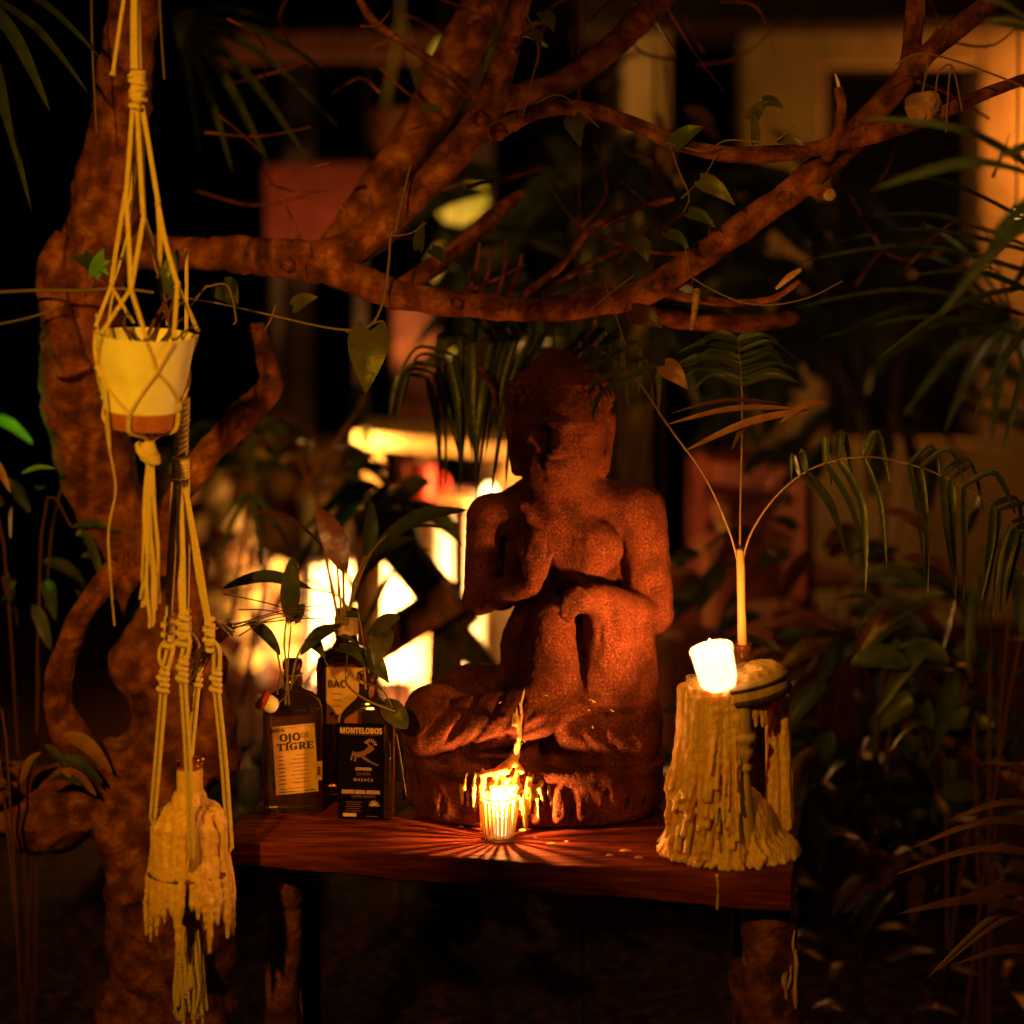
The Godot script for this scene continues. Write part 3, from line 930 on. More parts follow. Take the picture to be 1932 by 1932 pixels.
func make_brown_bottle() -> void:
	var c := P(1402, 540, 2.70)
	c.y = DECK
	var t := thing("brown_bottle", "brown glass bottle neck rising behind the wax covered stool with palm stalk", "bottle", c)
	var hh := (CY - DECK) - (1214 - 540.0) / F * 2.70
	part("body", lathe(MB.new(), [[0.0, 0.002], [0.033, 0.002], [0.036, 0.008], [0.036, hh * 0.55], [0.03, hh * 0.66], [0.015, hh * 0.78], [0.0125, hh * 0.86], [0.0125, hh - 0.026], [0.0155, hh - 0.024], [0.0155, hh - 0.017], [0.0135, hh - 0.015], [0.0145, hh - 0.011], [0.0145, hh - 0.002], [0.0125, hh], [0.009, hh - 0.001], [0.009, hh - 0.03], [0.0, hh - 0.031]], 28, Transform3D(Basis(), c)), M.brown_glass, t)

# ---------------------------------------------------------------- bottles
func sheet(w: float, h: float, at: Vector3, turn: Basis, thick := 0.0004) -> MB:
	return box(MB.new(), Vector3(w / 2, h / 2, thick / 2), Transform3D(turn, at), 0.0001)

func heart_leaf(stem: Array, tip: Array, half: float, mtl: String, parent: Node, face := Vector3(0, 0.2, 1), shape := HEART, called := "leaf", lobe := 0.5) -> void:
	var a := P(stem[0], stem[1], stem[2])
	var b := P(tip[0], tip[1], tip[2])
	var mid := a.lerp(b, 0.5) + face.normalized() * (a - b).length() * 0.08 + Vector3(0, (a - b).length() * 0.05, 0)
	part(called, lf([a, mid, b], half, shape, face, 0.22, 0.05, lobe), M[mtl], parent)

func stalk(pts: Array, mtl: String, parent: Node, called := "stem") -> void:
	part(called, tb(PL(pts), W(pts), 7, 5), M[mtl], parent)

func make_bottles() -> void:
	# square shouldered amber bottle with the cream label
	var c := deck(549, 1536)
	c.z -= 0.02
	var turn := Basis(Vector3.UP, 0.14)
	var t := thing("liquor_bottle", "amber square shouldered bottle with cream label and open swing stopper", "bottle", c)
	var tf := Transform3D(turn, c)
	var sc := 2.74 / F
	var hw := 57.0 * sc
	var hn := 290.0 * sc
	var prof := [[0.0, 0.001, 1], [hw * 0.9, 0.001, 1], [hw * 0.97, 0.006, 1], [hw, 0.014, 1], [hw, 185.0 * sc, 1], [hw * 0.985, 198.0 * sc, 1], [hw * 0.9, 212.0 * sc, 1], [hw * 0.68, 224.0 * sc, 0.85], [hw * 0.42, 232.0 * sc, 0.3], [hw * 0.31, 240.0 * sc, 0], [hw * 0.36, 250.0 * sc, 0], [hw * 0.33, 258.0 * sc, 0], [hw * 0.285, 264.0 * sc, 0], [hw * 0.285, hn - 0.016, 0], [hw * 0.33, hn - 0.013, 0], [hw * 0.34, hn - 0.004, 0], [hw * 0.3, hn, 0], [hw * 0.2, hn - 0.001, 0], [hw * 0.19, hn - 0.02, 0], [0.0, hn - 0.021, 0]]
	part("glass", lathe(MB.new(), prof, 56, tf, 0.62, 5.0), M.amber_bottle, t)
	var fz := hw * 0.62 + 0.0012
	var lw := 80.0 * sc
	var lh := 130.0 * sc
	var lc := Vector3(0.004, 108.0 * sc, fz)
	var tilt := turn * Basis(Vector3(0, 0, 1), 0.06)
	var lb := part("paper_label", sheet(lw, lh, tf * lc, tilt), M.label_cream, t)
	var on := func(x: float, y: float) -> Vector3: return tf * lc + tilt * Vector3(x, y, 0.0006)
	lettering("OJO", 0.0165, on.call(-0.0065, 0.0352), M.ink, lb, 700, 1.12, HORIZONTAL_ALIGNMENT_CENTER, "Droid Sans", tilt)
	lettering("DE", 0.0095, on.call(0.0175, 0.0372), M.ink, lb, 400, 0.95, HORIZONTAL_ALIGNMENT_CENTER, "Droid Serif", tilt)
	lettering("TIGRE", 0.0155, on.call(0.0012, 0.0205), M.ink, lb, 700, 1.16, HORIZONTAL_ALIGNMENT_CENTER, "Droid Serif", tilt)
	lettering("MEZCAL", 0.0036, on.call(-0.025, 0.0475), M.ink, lb, 700, 1.0, HORIZONTAL_ALIGNMENT_CENTER, "Droid Sans", tilt)
	for k in 8:
		var y := 0.006 - k * 0.0062
		part("printed_line", sheet(rng.randf_range(0.008, 0.013), 0.0016, on.call(-0.022, y), tilt), M.ink_soft, lb)
		part("printed_line", sheet(rng.randf_range(0.02, 0.034), 0.0009, on.call(0.011 - rng.randf_range(0, 0.004), y + 0.0004), tilt), M.ink_soft, lb)
	part("printed_line", sheet(0.05, 0.0009, on.call(-0.002, -0.0455), tilt), M.ink_soft, lb)
	part("printed_line", sheet(0.016, 0.0014, on.call(0.02, -0.0505), tilt), M.ink, lb)
	part("printed_line", sheet(0.022, 0.0014, on.call(-0.016, -0.0505), tilt), M.ink_soft, lb)
	for q in [[0.0, lh / 2 - 0.003, lw - 0.006, 0.0005], [0.0, -lh / 2 + 0.003, lw - 0.006, 0.0005]]:
		part("printed_line", sheet(q[2], q[3], on.call(q[0], q[1]), tilt), M.ink_soft, lb)
	# tax seal round the corner
	part("paper_seal", sheet(0.011, 0.03, tf * Vector3(hw * 0.86, 84.0 * sc, fz - 0.0006), turn * Basis(Vector3.UP, 0.3)), M.label_cream, t)
	part("seal_stamp", sheet(0.006, 0.014, tf * Vector3(hw * 0.86, 84.0 * sc, fz + 0.0004), turn * Basis(Vector3.UP, 0.3)), M.ink_soft, t)
	# swing stopper hanging at the side on its wire
	var neck := tf * Vector3(0, 262.0 * sc, 0)
	var st := P(503, 1325, 2.70)
	part("wire", tb(ring(neck, hw * 0.34, 20), [0.0011], 6, 1), M.wire, t)
	part("wire", tb([tf * Vector3(hw * 0.3, 264.0 * sc, 0.012), neck + Vector3(0.008, -0.002, 0.022), (neck + st) / 2 + Vector3(0.012, -0.008, 0.022), st + Vector3(0.014, -0.004, 0.006)], [0.001], 6, 6), M.wire, t)
	part("wire", tb([tf * Vector3(-hw * 0.3, 264.0 * sc, 0.0), neck + Vector3(-0.018, 0.004, 0.006), st + Vector3(0.016, 0.012, -0.002)], [0.001], 6, 6), M.wire, t)
	var sb := Basis(Vector3(0, 0, 1), 1.0) * Basis(Vector3(1, 0, 0), 0.25)
	part("stopper", lathe(MB.new(), [[0.0, -0.018], [0.008, -0.018], [0.0125, -0.013], [0.0135, -0.004], [0.0125, 0.004], [0.0, 0.004]], 20, Transform3D(sb, st)), M.ceramic, t)
	part("gasket", lathe(MB.new(), [[0.0, 0.003], [0.014, 0.003], [0.0152, 0.006], [0.0148, 0.011], [0.012, 0.014], [0.0, 0.0145]], 20, Transform3D(sb, st)), M.red_paint, t)
	part("stopper_tip", lathe(MB.new(), [[0.0, 0.014], [0.0065, 0.014], [0.006, 0.0175], [0.0, 0.0185]], 14, Transform3D(sb, st)), M.ceramic, t)
	# cutting in it
	var p := thing("plant_cutting", "leafy cutting with upright arrow leaf growing from the amber bottle", "plant", P(540, 1255, 2.76))
	var z := 2.76
	stalk([[545, 1330, z, 2.2], [540, 1255, z, 2.0], [536, 1210, z, 1.8], [541, 1165, z - 0.02, 1.5]], "vine", p)
	stalk([[538, 1330, z, 2.0], [545, 1230, z, 1.8], [549, 1180, z, 1.5]], "vine", p)
	stalk([[535, 1300, z, 2.0], [524, 1235, z, 1.8], [515, 1208, z, 1.6], [470, 1175, z, 1.4], [430, 1180, z, 1.2]], "vine", p)
	stalk([[548, 1300, z, 2.0], [560, 1240, z, 2.0], [585, 1205, z, 1.8], [640, 1180, z, 1.5]], "vine", p)
	heart_leaf([546, 1172, 2.74], [551, 1050, 2.72], S(19, 2.74), "leaf_dark", p, Vector3(0.1, 0.1, 1), LANCE)
	heart_leaf([556, 1172, 2.75], [575, 1140, 2.73], S(11, 2.74), "leaf_dark", p, Vector3(0.1, 0.3, 1), ROUND)
	heart_leaf([470, 1175, 2.76], [530, 1238, 2.74], S(15, 2.74), "leaf_dark", p, Vector3(0.3, 0.8, 0.6), LANCE)
	heart_leaf([640, 1180, 2.75], [565, 1238, 2.72], S(17, 2.74), "leaf_dark", p, Vector3(-0.2, 0.8, 0.7), LANCE)
	heart_leaf([585, 1205, 2.75], [615, 1245, 2.72], S(14, 2.74), "leaf_dark", p, Vector3(-0.2, 0.8, 0.7), HEART)
	heart_leaf([585, 1110, 2.8], [420, 1110, 2.72], S(21, 2.74), "leaf_dark", p, Vector3(0, 0.8, 0.5), LANCE)
	stalk([[585, 1110, 2.8, 1.4], [640, 1125, 2.8, 1.6], [655, 1150, 2.82, 1.8]], "vine", p)

	# tall bottle behind, mostly hidden
	c = deck(645, 1516)
	c.z -= 0.07
	turn = Basis(Vector3.UP, -0.1)
	t = thing("liquor_bottle", "tall dark bottle with brown label and paper neck band, half hidden behind black bottle", "bottle", c)
	tf = Transform3D(turn, c)
	sc = -c.z / F
	hw = 53.0 * sc
	var hh := (CY - DECK) - (1148 - 540.0) * sc
	part("glass", lathe(MB.new(), [[0.0, 0.001, 1], [hw * 0.94, 0.001, 1], [hw, 0.008, 1], [hw, hh * 0.70, 1], [hw * 0.96, hh * 0.735, 1], [hw * 0.8, hh * 0.765, 0.8], [hw * 0.5, hh * 0.79, 0.3], [hw * 0.36, hh * 0.83, 0], [hw * 0.35, hh - 0.012, 0], [hw * 0.4, hh - 0.01, 0], [hw * 0.4, hh - 0.001, 0], [hw * 0.36, hh, 0], [hw * 0.28, hh - 0.001, 0], [hw * 0.28, hh - 0.02, 0], [0.0, hh - 0.021, 0]], 48, tf, 0.8, 4.0), M.dark_bottle, t)
	part("neck_band", lathe(MB.new(), [[hw * 0.40, hh - 0.042], [hw * 0.43, hh - 0.04], [hw * 0.43, hh - 0.014], [hw * 0.40, hh - 0.012]], 28, tf), M.timber_pale, t)
	lc = Vector3(0.006, 190.0 * sc, hw * 0.8 + 0.0012)
	var lb2 := part("paper_label", sheet(70.0 * sc, 105.0 * sc, tf * lc, turn), M.label_cream, t)
	lettering("BAC", 0.017, tf * (lc + Vector3(-0.014, 0.019, 0.0006)), M.ink, lb2, 900, 0.95, HORIZONTAL_ALIGNMENT_CENTER, "Droid Sans", turn)
	for k in 3:
		part("printed_line", sheet(0.02 - k * 0.003, 0.0014, tf * (lc + Vector3(-0.014, 0.003 - k * 0.01, 0.0006)), turn), M.ink_soft, lb2)
	for q in [[-0.022, -0.03], [-0.013, -0.034], [-0.004, -0.031]]:
		part("printed_mark", sheet(0.007, 0.006, tf * (lc + Vector3(q[0], q[1], 0.0006)), turn * Basis(Vector3(0, 0, 1), 0.4)), M.ink, lb2)
	# leafy cutting out of its neck
	p = thing("plant_cutting", "cutting with long upright broad leaves growing from the banded bottle neck", "plant", P(645, 1150, 2.84))
	z = 2.84
	for q in [[[645, 1180], [640, 1110], [632, 1040], 0], [[650, 1180], [648, 1100], [645, 1060], 0], [[640, 1180], [622, 1090], [610, 1025], 0], [[655, 1180], [668, 1100], [690, 1050], 0], [[648, 1180], [690, 1060], [730, 1010], 0]]:
		stalk([[q[0][0], q[0][1], z, 3.2], [q[1][0], q[1][1], z, 2.8], [q[2][0], q[2][1], z - 0.01, 2.2]], "vine", p)
	heart_leaf([650, 1075, 2.83], [596, 956, 2.79], S(25, 2.8), "leaf_red", p, Vector3(0.3, 0.2, 1), LANCE)
	heart_leaf([625, 1050, 2.84], [480, 965, 2.74], S(16, 2.8), "leaf_red", p, Vector3(0, 1, 0.5), LANCE)
	heart_leaf([690, 1050, 2.85], [885, 962, 2.8], S(24, 2.8), "leaf_dark", p, Vector3(-0.2, 0.9, 0.6), LANCE)
	heart_leaf([668, 1100, 2.86], [790, 1020, 2.95], S(30, 2.8), "leaf_olive", p, Vector3(-0.5, 0.5, -0.6), LANCE)
	heart_leaf([690, 1055, 2.88], [700, 945, 2.92], S(16, 2.8), "leaf_dark", p, Vector3(0.6, 0.2, 1), LANCE)
	heart_leaf([700, 1040, 2.86], [860, 1000, 2.76], S(9, 2.8), "leaf_dark", p, Vector3(0.1, 0.9, 0.4), LANCE)

	# black printed flask in front
	c = deck(692, 1546)
	c.z -= 0.022
	turn = Basis(Vector3.UP, -0.10)
	t = thing("liquor_bottle", "black printed flask bottle with pale lettering and animal emblem beside statue", "bottle", c)
	tf = Transform3D(turn, c)
	sc = -c.z / F
	hw = 52.0 * sc
	hh = (CY - DECK) - (1268 - 540.0) * sc
	part("glass", lathe(MB.new(), [[0.0, 0.001, 1], [hw * 0.93, 0.001, 1], [hw, 0.007, 1], [hw, 172.0 * sc, 1], [hw * 0.97, 186.0 * sc, 1], [hw * 0.86, 200.0 * sc, 1], [hw * 0.62, 212.0 * sc, 0.8], [hw * 0.4, 222.0 * sc, 0.3], [hw * 0.33, 234.0 * sc, 0], [hw * 0.33, hh - 0.012, 0], [hw * 0.4, hh - 0.01, 0], [hw * 0.4, hh - 0.001, 0], [hw * 0.34, hh, 0], [hw * 0.25, hh - 0.001, 0], [hw * 0.25, hh - 0.02, 0], [0.0, hh - 0.021, 0]], 52, tf, 0.6, 5.5), M.amber_bottle, t)
	lc = Vector3(-0.006, 92.0 * sc, hw * 0.6 + 0.0012)
	lb = part("printed_panel", sheet(hw * 1.66, 178.0 * sc, tf * lc, turn), M.label_dark, t)
	var at := func(x: float, y: float) -> Vector3: return tf * (lc + Vector3(x, y, 0.0006))
	var ey := 92.0
	lettering("MONTELOBOS", 0.0125, at.call(0.0, (172 - ey) * sc - 0.004), M.ink_pale, lb, 700, 0.80, HORIZONTAL_ALIGNMENT_CENTER, "Droid Sans", turn)
	part("printed_line", sheet(hw * 1.3, 0.0007, at.call(0.0, (160 - ey) * sc), turn), M.ink_soft, lb)
	lettering("ESPADIN", 0.0062, at.call(0.004, (96 - ey) * sc), M.ink_pale, lb, 600, 0.95, HORIZONTAL_ALIGNMENT_CENTER, "Droid Sans", turn)
	lettering("JOVEN", 0.0032, at.call(0.004, (87 - ey) * sc), M.ink_soft, lb, 500, 1.2, HORIZONTAL_ALIGNMENT_CENTER, "Droid Sans", turn)
	lettering("O A X A C A", 0.0056, at.call(0.004, (76 - ey) * sc), M.ink_pale, lb, 500, 0.95, HORIZONTAL_ALIGNMENT_CENTER, "Droid Sans", turn)
	lettering("EXQUISITO MEZCAL ARTESANAL", 0.0078, at.call(0.0, (53 - ey) * sc), M.ink_pale, lb, 800, 0.52, HORIZONTAL_ALIGNMENT_CENTER, "Droid Sans", turn)
	lettering("100% AGAVE", 0.003, at.call(0.004, (45 - ey) * sc), M.ink_soft, lb, 500, 1.1, HORIZONTAL_ALIGNMENT_CENTER, "Droid Sans", turn)
	for k in 5:
		part("printed_line", sheet(0.026 - (k % 2) * 0.004, 0.0008, at.call(-0.012, (34 - k * 4.2 - ey) * sc), turn), M.ink_soft, lb)
	part("printed_badge", sheet(0.021, 0.0052, at.call(-0.018, (10 - ey) * sc), turn), M.ink_pale, lb)
	part("printed_line", sheet(0.018, 0.001, at.call(0.018, (8 - ey) * sc), turn), M.ink_soft, lb)
	for k in 11:
		var w := PI * k / 10.0
		part("emblem_ray", beam(at.call(0.021 + cos(w) * 0.001, (28 - ey) * sc + sin(w) * 0.001), at.call(0.021 + cos(w) * 0.0085, (28 - ey) * sc + sin(w) * 0.0085), 0.0009, 0.0005, 0.0001, Vector3.BACK), M.ink_pale, lb)
	# running animal emblem with a sunburst head
	for q in [[-0.006, 122, 0.006, 126, 0.008], [0.004, 124, 0.014, 134, 0.007], [0.01, 130, 0.019, 138, 0.009], [-0.014, 126, -0.004, 121, 0.006], [0.002, 119, 0.014, 110, 0.004], [0.012, 111, 0.028, 103, 0.002], [-0.013, 124, -0.016, 112, 0.003], [-0.008, 120, -0.010, 110, 0.003], [0.014, 138, 0.010, 146, 0.003]]:
		part("emblem", beam(at.call(q[0], (q[1] - ey) * sc), at.call(q[2], (q[3] - ey) * sc), q[4], 0.0005, 0.0001, Vector3.BACK), M.ink_soft, lb)
	for k in 7:
		var w := 0.2 + 2.4 * k / 6.0
		part("emblem_ray", beam(at.call(0.015 + cos(w) * 0.006, (140 - ey) * sc + sin(w) * 0.006), at.call(0.015 + cos(w) * 0.011, (140 - ey) * sc + sin(w) * 0.011), 0.001, 0.0005, 0.0001, Vector3.BACK), M.ink_pale, lb)
	# vine cutting out of the flask
	p = thing("plant_cutting", "trailing round leaved cutting hanging from the black flask bottle", "plant", P(690, 1270, 2.72))
	z = 2.72
	stalk([[690, 1300, z, 2.2], [688, 1255, z - 0.01, 2.0], [700, 1205, z, 1.6]], "vine", p)
	stalk([[686, 1290, z, 2.4], [660, 1275, z - 0.05, 2.4], [655, 1292, z - 0.06, 2.4], [690, 1320, z - 0.06, 2.2], [745, 1342, z - 0.05, 1.6]], "vine", p)
	stalk([[690, 1290, z, 1.8], [720, 1300, z - 0.04, 1.6], [740, 1335, z - 0.05, 1.2]], "vine", p)
	stalk([[640, 1290, z, 1.5], [612, 1245, z - 0.02, 1.3]], "vine", p)
	stalk([[652, 1280, z, 1.5], [655, 1235, z - 0.02, 1.3]], "vine", p)
	stalk([[696, 1270, z, 1.5], [680, 1180, z - 0.02, 1.2], [676, 1155, z - 0.02, 1.2]], "vine", p)
	heart_leaf([700, 1200, 2.73], [755, 1165, 2.70], S(17, 2.7), "leaf_olive", p, Vector3(-0.1, 0.6, 0.8), ROUND)
	heart_leaf([722, 1190, 2.73], [706, 1262, 2.69], S(24, 2.7), "leaf_olive", p, Vector3(0.2, 0.3, 1), HEART)
	heart_leaf([728, 1330, 2.69], [768, 1375, 2.67], S(21, 2.7), "leaf_olive", p, Vector3(0, 0.4, 1), ROUND)
	heart_leaf([655, 1160, 2.74], [692, 1172, 2.73], S(12, 2.7), "leaf_dark", p, Vector3(0.2, 0.8, 0.5), HEART)
	heart_leaf([690, 1235, 2.71], [735, 1290, 2.69], S(20, 2.7), "leaf_dark", p, Vector3(0.2, 0.4, 1), HEART)
	heart_leaf([680, 1230, 2.71], [640, 1200, 2.68], S(18, 2.7), "leaf_dark", p, Vector3(0, 0.9, 0.4), HEART)
	heart_leaf([640, 1222, 2.71], [690, 1255, 2.68], S(16, 2.7), "leaf_dark", p, Vector3(0, 0.9, 0.4), HEART)
	stalk([[748, 1385, 2.68, 1.3], [757, 1440, 2.66, 1.2], [766, 1500, 2.665, 1.0]], "twig", p)

# ---------------------------------------------------------------- hanging planters
func cord(pts: Array, r: float, mtl: String, parent: Node, called := "cord", amp := 0.0) -> void:
	part(called, tb(pts, [r], 7, 5, amp, 30.0), M[mtl], parent)

func twin(pts: Array, r: float, mtl: String, parent: Node, gap := 1.0) -> void:
	# two cords lying side by side
	for e in [-1.0, 1.0]:
		var q := []
		for p in pts:
			q.append(p + Vector3(e * r * gap, 0, e * r * 0.3))
		cord(q, r, mtl, parent)

func knot(c: Vector3, size: float, r: float, mtl: String, parent: Node, called := "knot") -> void:
	var pts := []
	for k in 19:
		var a := TAU * k / 9.0 * 1.0
		pts.append(c + Vector3(cos(a) * size * (0.55 + 0.25 * sin(a * 0.5)), (k / 18.0 - 0.5) * size * 1.9, sin(a) * size * 0.6))
	part(called, tb(pts, [r], 7, 3, 0.15, 30.0), M[mtl], parent)

func tassel(top: Vector3, l: float, wide: float, n: int, r: float, mtl: String, parent: Node) -> void:
	for k in n:
		var a := TAU * k / n + rng.randf() * 0.4
		var q := sqrt(rng.randf())
		var o := Vector3(cos(a), 0, sin(a)) * wide * q
		var ll := l * rng.randf_range(0.6, 1.0)
		cord([top + o * 0.5, top + o * 0.9 + Vector3(rng.randf_range(-1, 1) * 0.003, -ll * 0.4, 0), top + o * 1.05 + Vector3(rng.randf_range(-1, 1) * 0.004, -ll * 0.75, 0), top + o * 1.1 + Vector3(rng.randf_range(-1, 1) * 0.006, -ll, 0)], r * rng.randf_range(0.8, 1.1), mtl, parent, "tassel_strand", 0.2)

func make_planter() -> void:
	var d := 2.42
	# pot, tipped a little towards the viewer
	var rim := P(278, 629, d)
	var foot := P(268, 806, d)
	var lean := Basis(Vector3(1, 0, 0), 0.11) * Basis(Vector3(0, 0, 1), -0.06)
	var h := (rim - foot).length()
	var t := thing("flower_pot", "white plastic flower pot with terracotta coloured foot hanging in macrame net", "pot", foot)
	var tf := Transform3D(lean, foot)
	var r1 := S(93, d)
	var r0 := S(66, d)
	var rb := lerpf(r0, r1, 0.2)
	part("bowl", lathe(MB.new(), [[rb, h * 0.2], [lerpf(r0, r1, 0.6), h * 0.6], [r1 - 0.0006, h - 0.002], [r1, h], [r1 - 0.002, h], [r1 - 0.003, h - 0.004], [lerpf(r0, r1, 0.75) - 0.003, h * 0.75], [0.0, h * 0.74]], 56, tf), M.pot_white, t)
	part("foot_band", lathe(MB.new(), [[0.0, 0.0], [r0 - 0.004, 0.0], [r0, 0.003], [rb + 0.0006, h * 0.2]], 56, tf), M.terracotta, t)
	part("soil", lathe(MB.new(), [[lerpf(r0, r1, 0.8) - 0.004, h * 0.82], [r1 * 0.5, h * 0.85], [0.0, h * 0.84]], 32, tf), M.soil, t)
	var pl := thing("potted_stems", "bare dried brown stems in the hanging white pot", "plant", P(290, 625, d))
	for q in [[[262, 640], [235, 615], [240, 590], 3.5], [[288, 640], [305, 600], [345, 570], 5.0], [[270, 640], [300, 590], [320, 560], 4.0], [[320, 645], [350, 625], [372, 612], 2.5], [[330, 645], [318, 610], [325, 570], 3.0], [[300, 640], [330, 615], [345, 600], 2.5], [[250, 640], [238, 628], [228, 612], 2.5]]:
		var e := rng.randf_range(-0.015, 0.015)
		part("stem", tb([P(q[0][0], q[0][1] + 8, d + e), P(q[1][0], q[1][1], d + e), P(q[2][0], q[2][1], d + e)], [S(q[3], d), S(q[3] * 0.85, d), S(q[3] * 0.5, d)], 7, 5, 0.25, 20.0), M.stick, pl)
	for q in [[300, 555, 335, 470], [330, 570, 300, 470], [215, 480, 258, 470]]:
		part("leaf", lf([P(q[0], q[1], d + 0.03), P((q[0] + q[2]) / 2.0 + 4, (q[1] + q[3]) / 2.0, d + 0.02), P(q[2], q[3], d + 0.03)], S(16, d), LANCE), M.leaf_dark, pl)

	# net of the first hanger
	var hg := thing("macrame_hanger", "upper yellow cotton macrame hanger holding the white flower pot", "hanger", P(258, 165, d))
	var r := S(2.3, d)
	var C := func(x: float, y: float, dz := 0.0) -> Vector3: return P(x, y, d + dz)
	# strap over the limb above the picture, and a loose end
	for q in [[-5.0, 0.006], [0.0, -0.003], [5.0, 0.004]]:
		cord([C.call(254 + q[0] * 0.7, -95.0, q[1]), C.call(255 + q[0] * 0.8, -10.0, q[1]), C.call(256 + q[0] * 1.1, 60.0, q[1]), C.call(257 + q[0] * 1.3, 130.0, q[1])], S(4.6, d), "rope", hg)
	cord([C.call(240, -95.0), C.call(236, -20.0, -0.01), C.call(226, 50.0, -0.02), C.call(214, 132.0, -0.02)], S(3.6, d), "rope", hg, "loose_end")
	knot(C.call(213, 137.0, -0.02), S(5, d), S(2.6, d), "rope", hg)
	part("head_knot", lathe(MB.new(), [[0.0, S(-27, d)], [S(12, d), S(-27, d)], [S(15, d), S(-12, d)], [S(12, d), 0.0], [S(15, d), S(15, d)], [S(14, d), S(27, d)], [0.0, S(28, d)]], 20, Transform3D(Basis(Vector3(0, 0, 1), -0.04), C.call(259, 161.0))), M.rope, hg)
	for k in 4:
		var y := 140.0 + k * 15.0
		part("knot", tb(ring(C.call(258 + k, y), S(14.5, d), 14, Vector3(0.25 * (1 if k % 2 else -1), 1, 0.1)), [S(4.2, d)], 7, 2, 0.2, 30.0), M.rope, hg)
	knot(C.call(256, 192.0, -0.01), S(13, d), S(4.5, d), "rope", hg)
	# twelve cords falling to the joints
	var joints := {"f": C.call(247, 545.0, -0.075), "r": C.call(301, 520.0, 0.03), "l": C.call(210, 540.0, 0.02), "b": C.call(335, 538.0, -0.02)}
	twin([C.call(251, 195.0), C.call(241, 330.0, -0.01), C.call(238, 365.0, -0.015)], r, "rope", hg)
	knot(C.call(238, 365.0, -0.015), S(5, d), S(2, d), "rope", hg)
	twin([C.call(238, 365.0, -0.015), C.call(243, 450.0, -0.045), joints.f], r, "rope", hg)
	twin([C.call(237, 365.0, -0.015), C.call(226, 430.0, 0.0), C.call(215, 500.0, 0.015), joints.l], r, "rope", hg)
	twin([C.call(258, 198.0, -0.005), C.call(264, 300.0, -0.01), C.call(270, 405.0, -0.02)], r, "rope", hg)
	twin([C.call(263, 198.0, 0.0), C.call(268, 300.0, 0.0), C.call(271, 405.0, -0.015)], r * 0.9, "rope", hg)
	knot(C.call(271, 410.0, -0.02), S(5, d), S(2, d), "rope", hg)
	twin([C.call(271, 410.0, -0.02), C.call(259, 480.0, -0.05), joints.f], r, "rope", hg)
	twin([C.call(272, 412.0, -0.02), C.call(284, 450.0, 0.0), joints.r], r, "rope", hg)
	twin([C.call(268, 198.0, 0.0), C.call(285, 300.0, 0.0), C.call(298, 380.0, -0.005)], r, "rope", hg)
	knot(C.call(298, 382.0, -0.005), S(5, d), S(2, d), "rope", hg)
	twin([C.call(298, 382.0), C.call(302, 450.0), joints.r], r, "rope", hg)
	twin([C.call(298, 382.0), C.call(312, 455.0, -0.01), joints.b], r, "rope", hg)
	twin([C.call(264, 198.0, 0.01), C.call(250, 350.0, 0.015), C.call(232, 470.0, 0.02), joints.l], r * 0.9, "rope", hg)
	for k in joints:
		knot(joints[k], S(5.5, d), S(2.2, d), "rope", hg)
	# net lying on the pot: points on its wall
	var on := func(ang: float, u: float) -> Vector3: return tf * Vector3(sin(ang) * (lerpf(r0, r1, u) + 0.0026), h * u, cos(ang) * (lerpf(r0, r1, u) + 0.0026))
	var net := func(a0: float, u0: float, a1: float, u1: float) -> Array:
		var pts := []
		for k in 7:
			pts.append(on.call(lerpf(a0, a1, k / 6.0), lerpf(u0, u1, k / 6.0)))
		return pts
	var rims := [["f", -0.75, "l"], ["f", 0.22, "r"], ["b", 0.75, "r"], ["b", 1.9, "r"], ["l", -1.7, "b"], ["l", -2.7, "r"], ["r", 2.9, "l"]]
	for q in rims:
		var a: float = q[1]
		twin([joints[q[0]], on.call(a, 1.04)], r * 0.9, "rope", hg)
	for q in [[0.22, 1.0, 0.46, 0.68], [0.75, 1.0, 0.46, 0.68], [0.46, 0.68, -0.12, 0.22], [0.46, 0.68, 1.25, 0.30], [-0.75, 1.0, -1.15, 0.66], [-1.7, 1.0, -1.15, 0.66], [-1.15, 0.66, -0.12, 0.22], [-1.15, 0.66, -1.7, 0.3], [1.9, 1.0, 2.2, 0.66], [2.9, 1.0, 2.2, 0.66], [2.2, 0.66, 1.25, 0.3], [2.2, 0.66, 3.0, 0.25], [-2.7, 1.0, -2.3, 0.66], [-2.3, 0.66, -1.7, 0.3], [-2.3, 0.66, -3.2, 0.25]]:
		twin(net.call(q[0], q[1], q[2], q[3]), r * 0.75, "rope", hg, 0.9)
	for q in [[0.46, 0.68], [-0.12, 0.22], [-1.15, 0.66], [1.25, 0.3], [-1.7, 0.3]]:
		knot(on.call(q[0], q[1]), S(5, d), S(2.2, d), "rope", hg)
	# under the pot to the gathering knot
	var gk := P(279, 852, d - 0.005)
	for a in [-0.12, 1.25, -1.7, 3.0, 2.2, -2.5]:
		twin([on.call(a, 0.2), on.call(a, 0.01), gk + Vector3(sin(a) * 0.012, 0.02, cos(a) * 0.012), gk], r * 0.85, "rope", hg)
	for k in 5:
		part("gathering_knot", tb(ring(gk + Vector3(0.002 * k - 0.004, 0.006 - 0.004 * k, 0), S(19 - absf(k - 2.0) * 2.0, d), 16, Vector3(0.45, 1, 0.3)), [S(4.6, d)], 7, 2, 0.15, 30.0), M.rope, hg)
	part("gathering_knot", lathe(MB.new(), [[0.0, S(-20, d)], [S(14, d), S(-16, d)], [S(18, d), 0.0], [S(12, d), S(18, d)], [0.0, S(26, d)]], 18, Transform3D(Basis(), gk)), M.rope, hg)
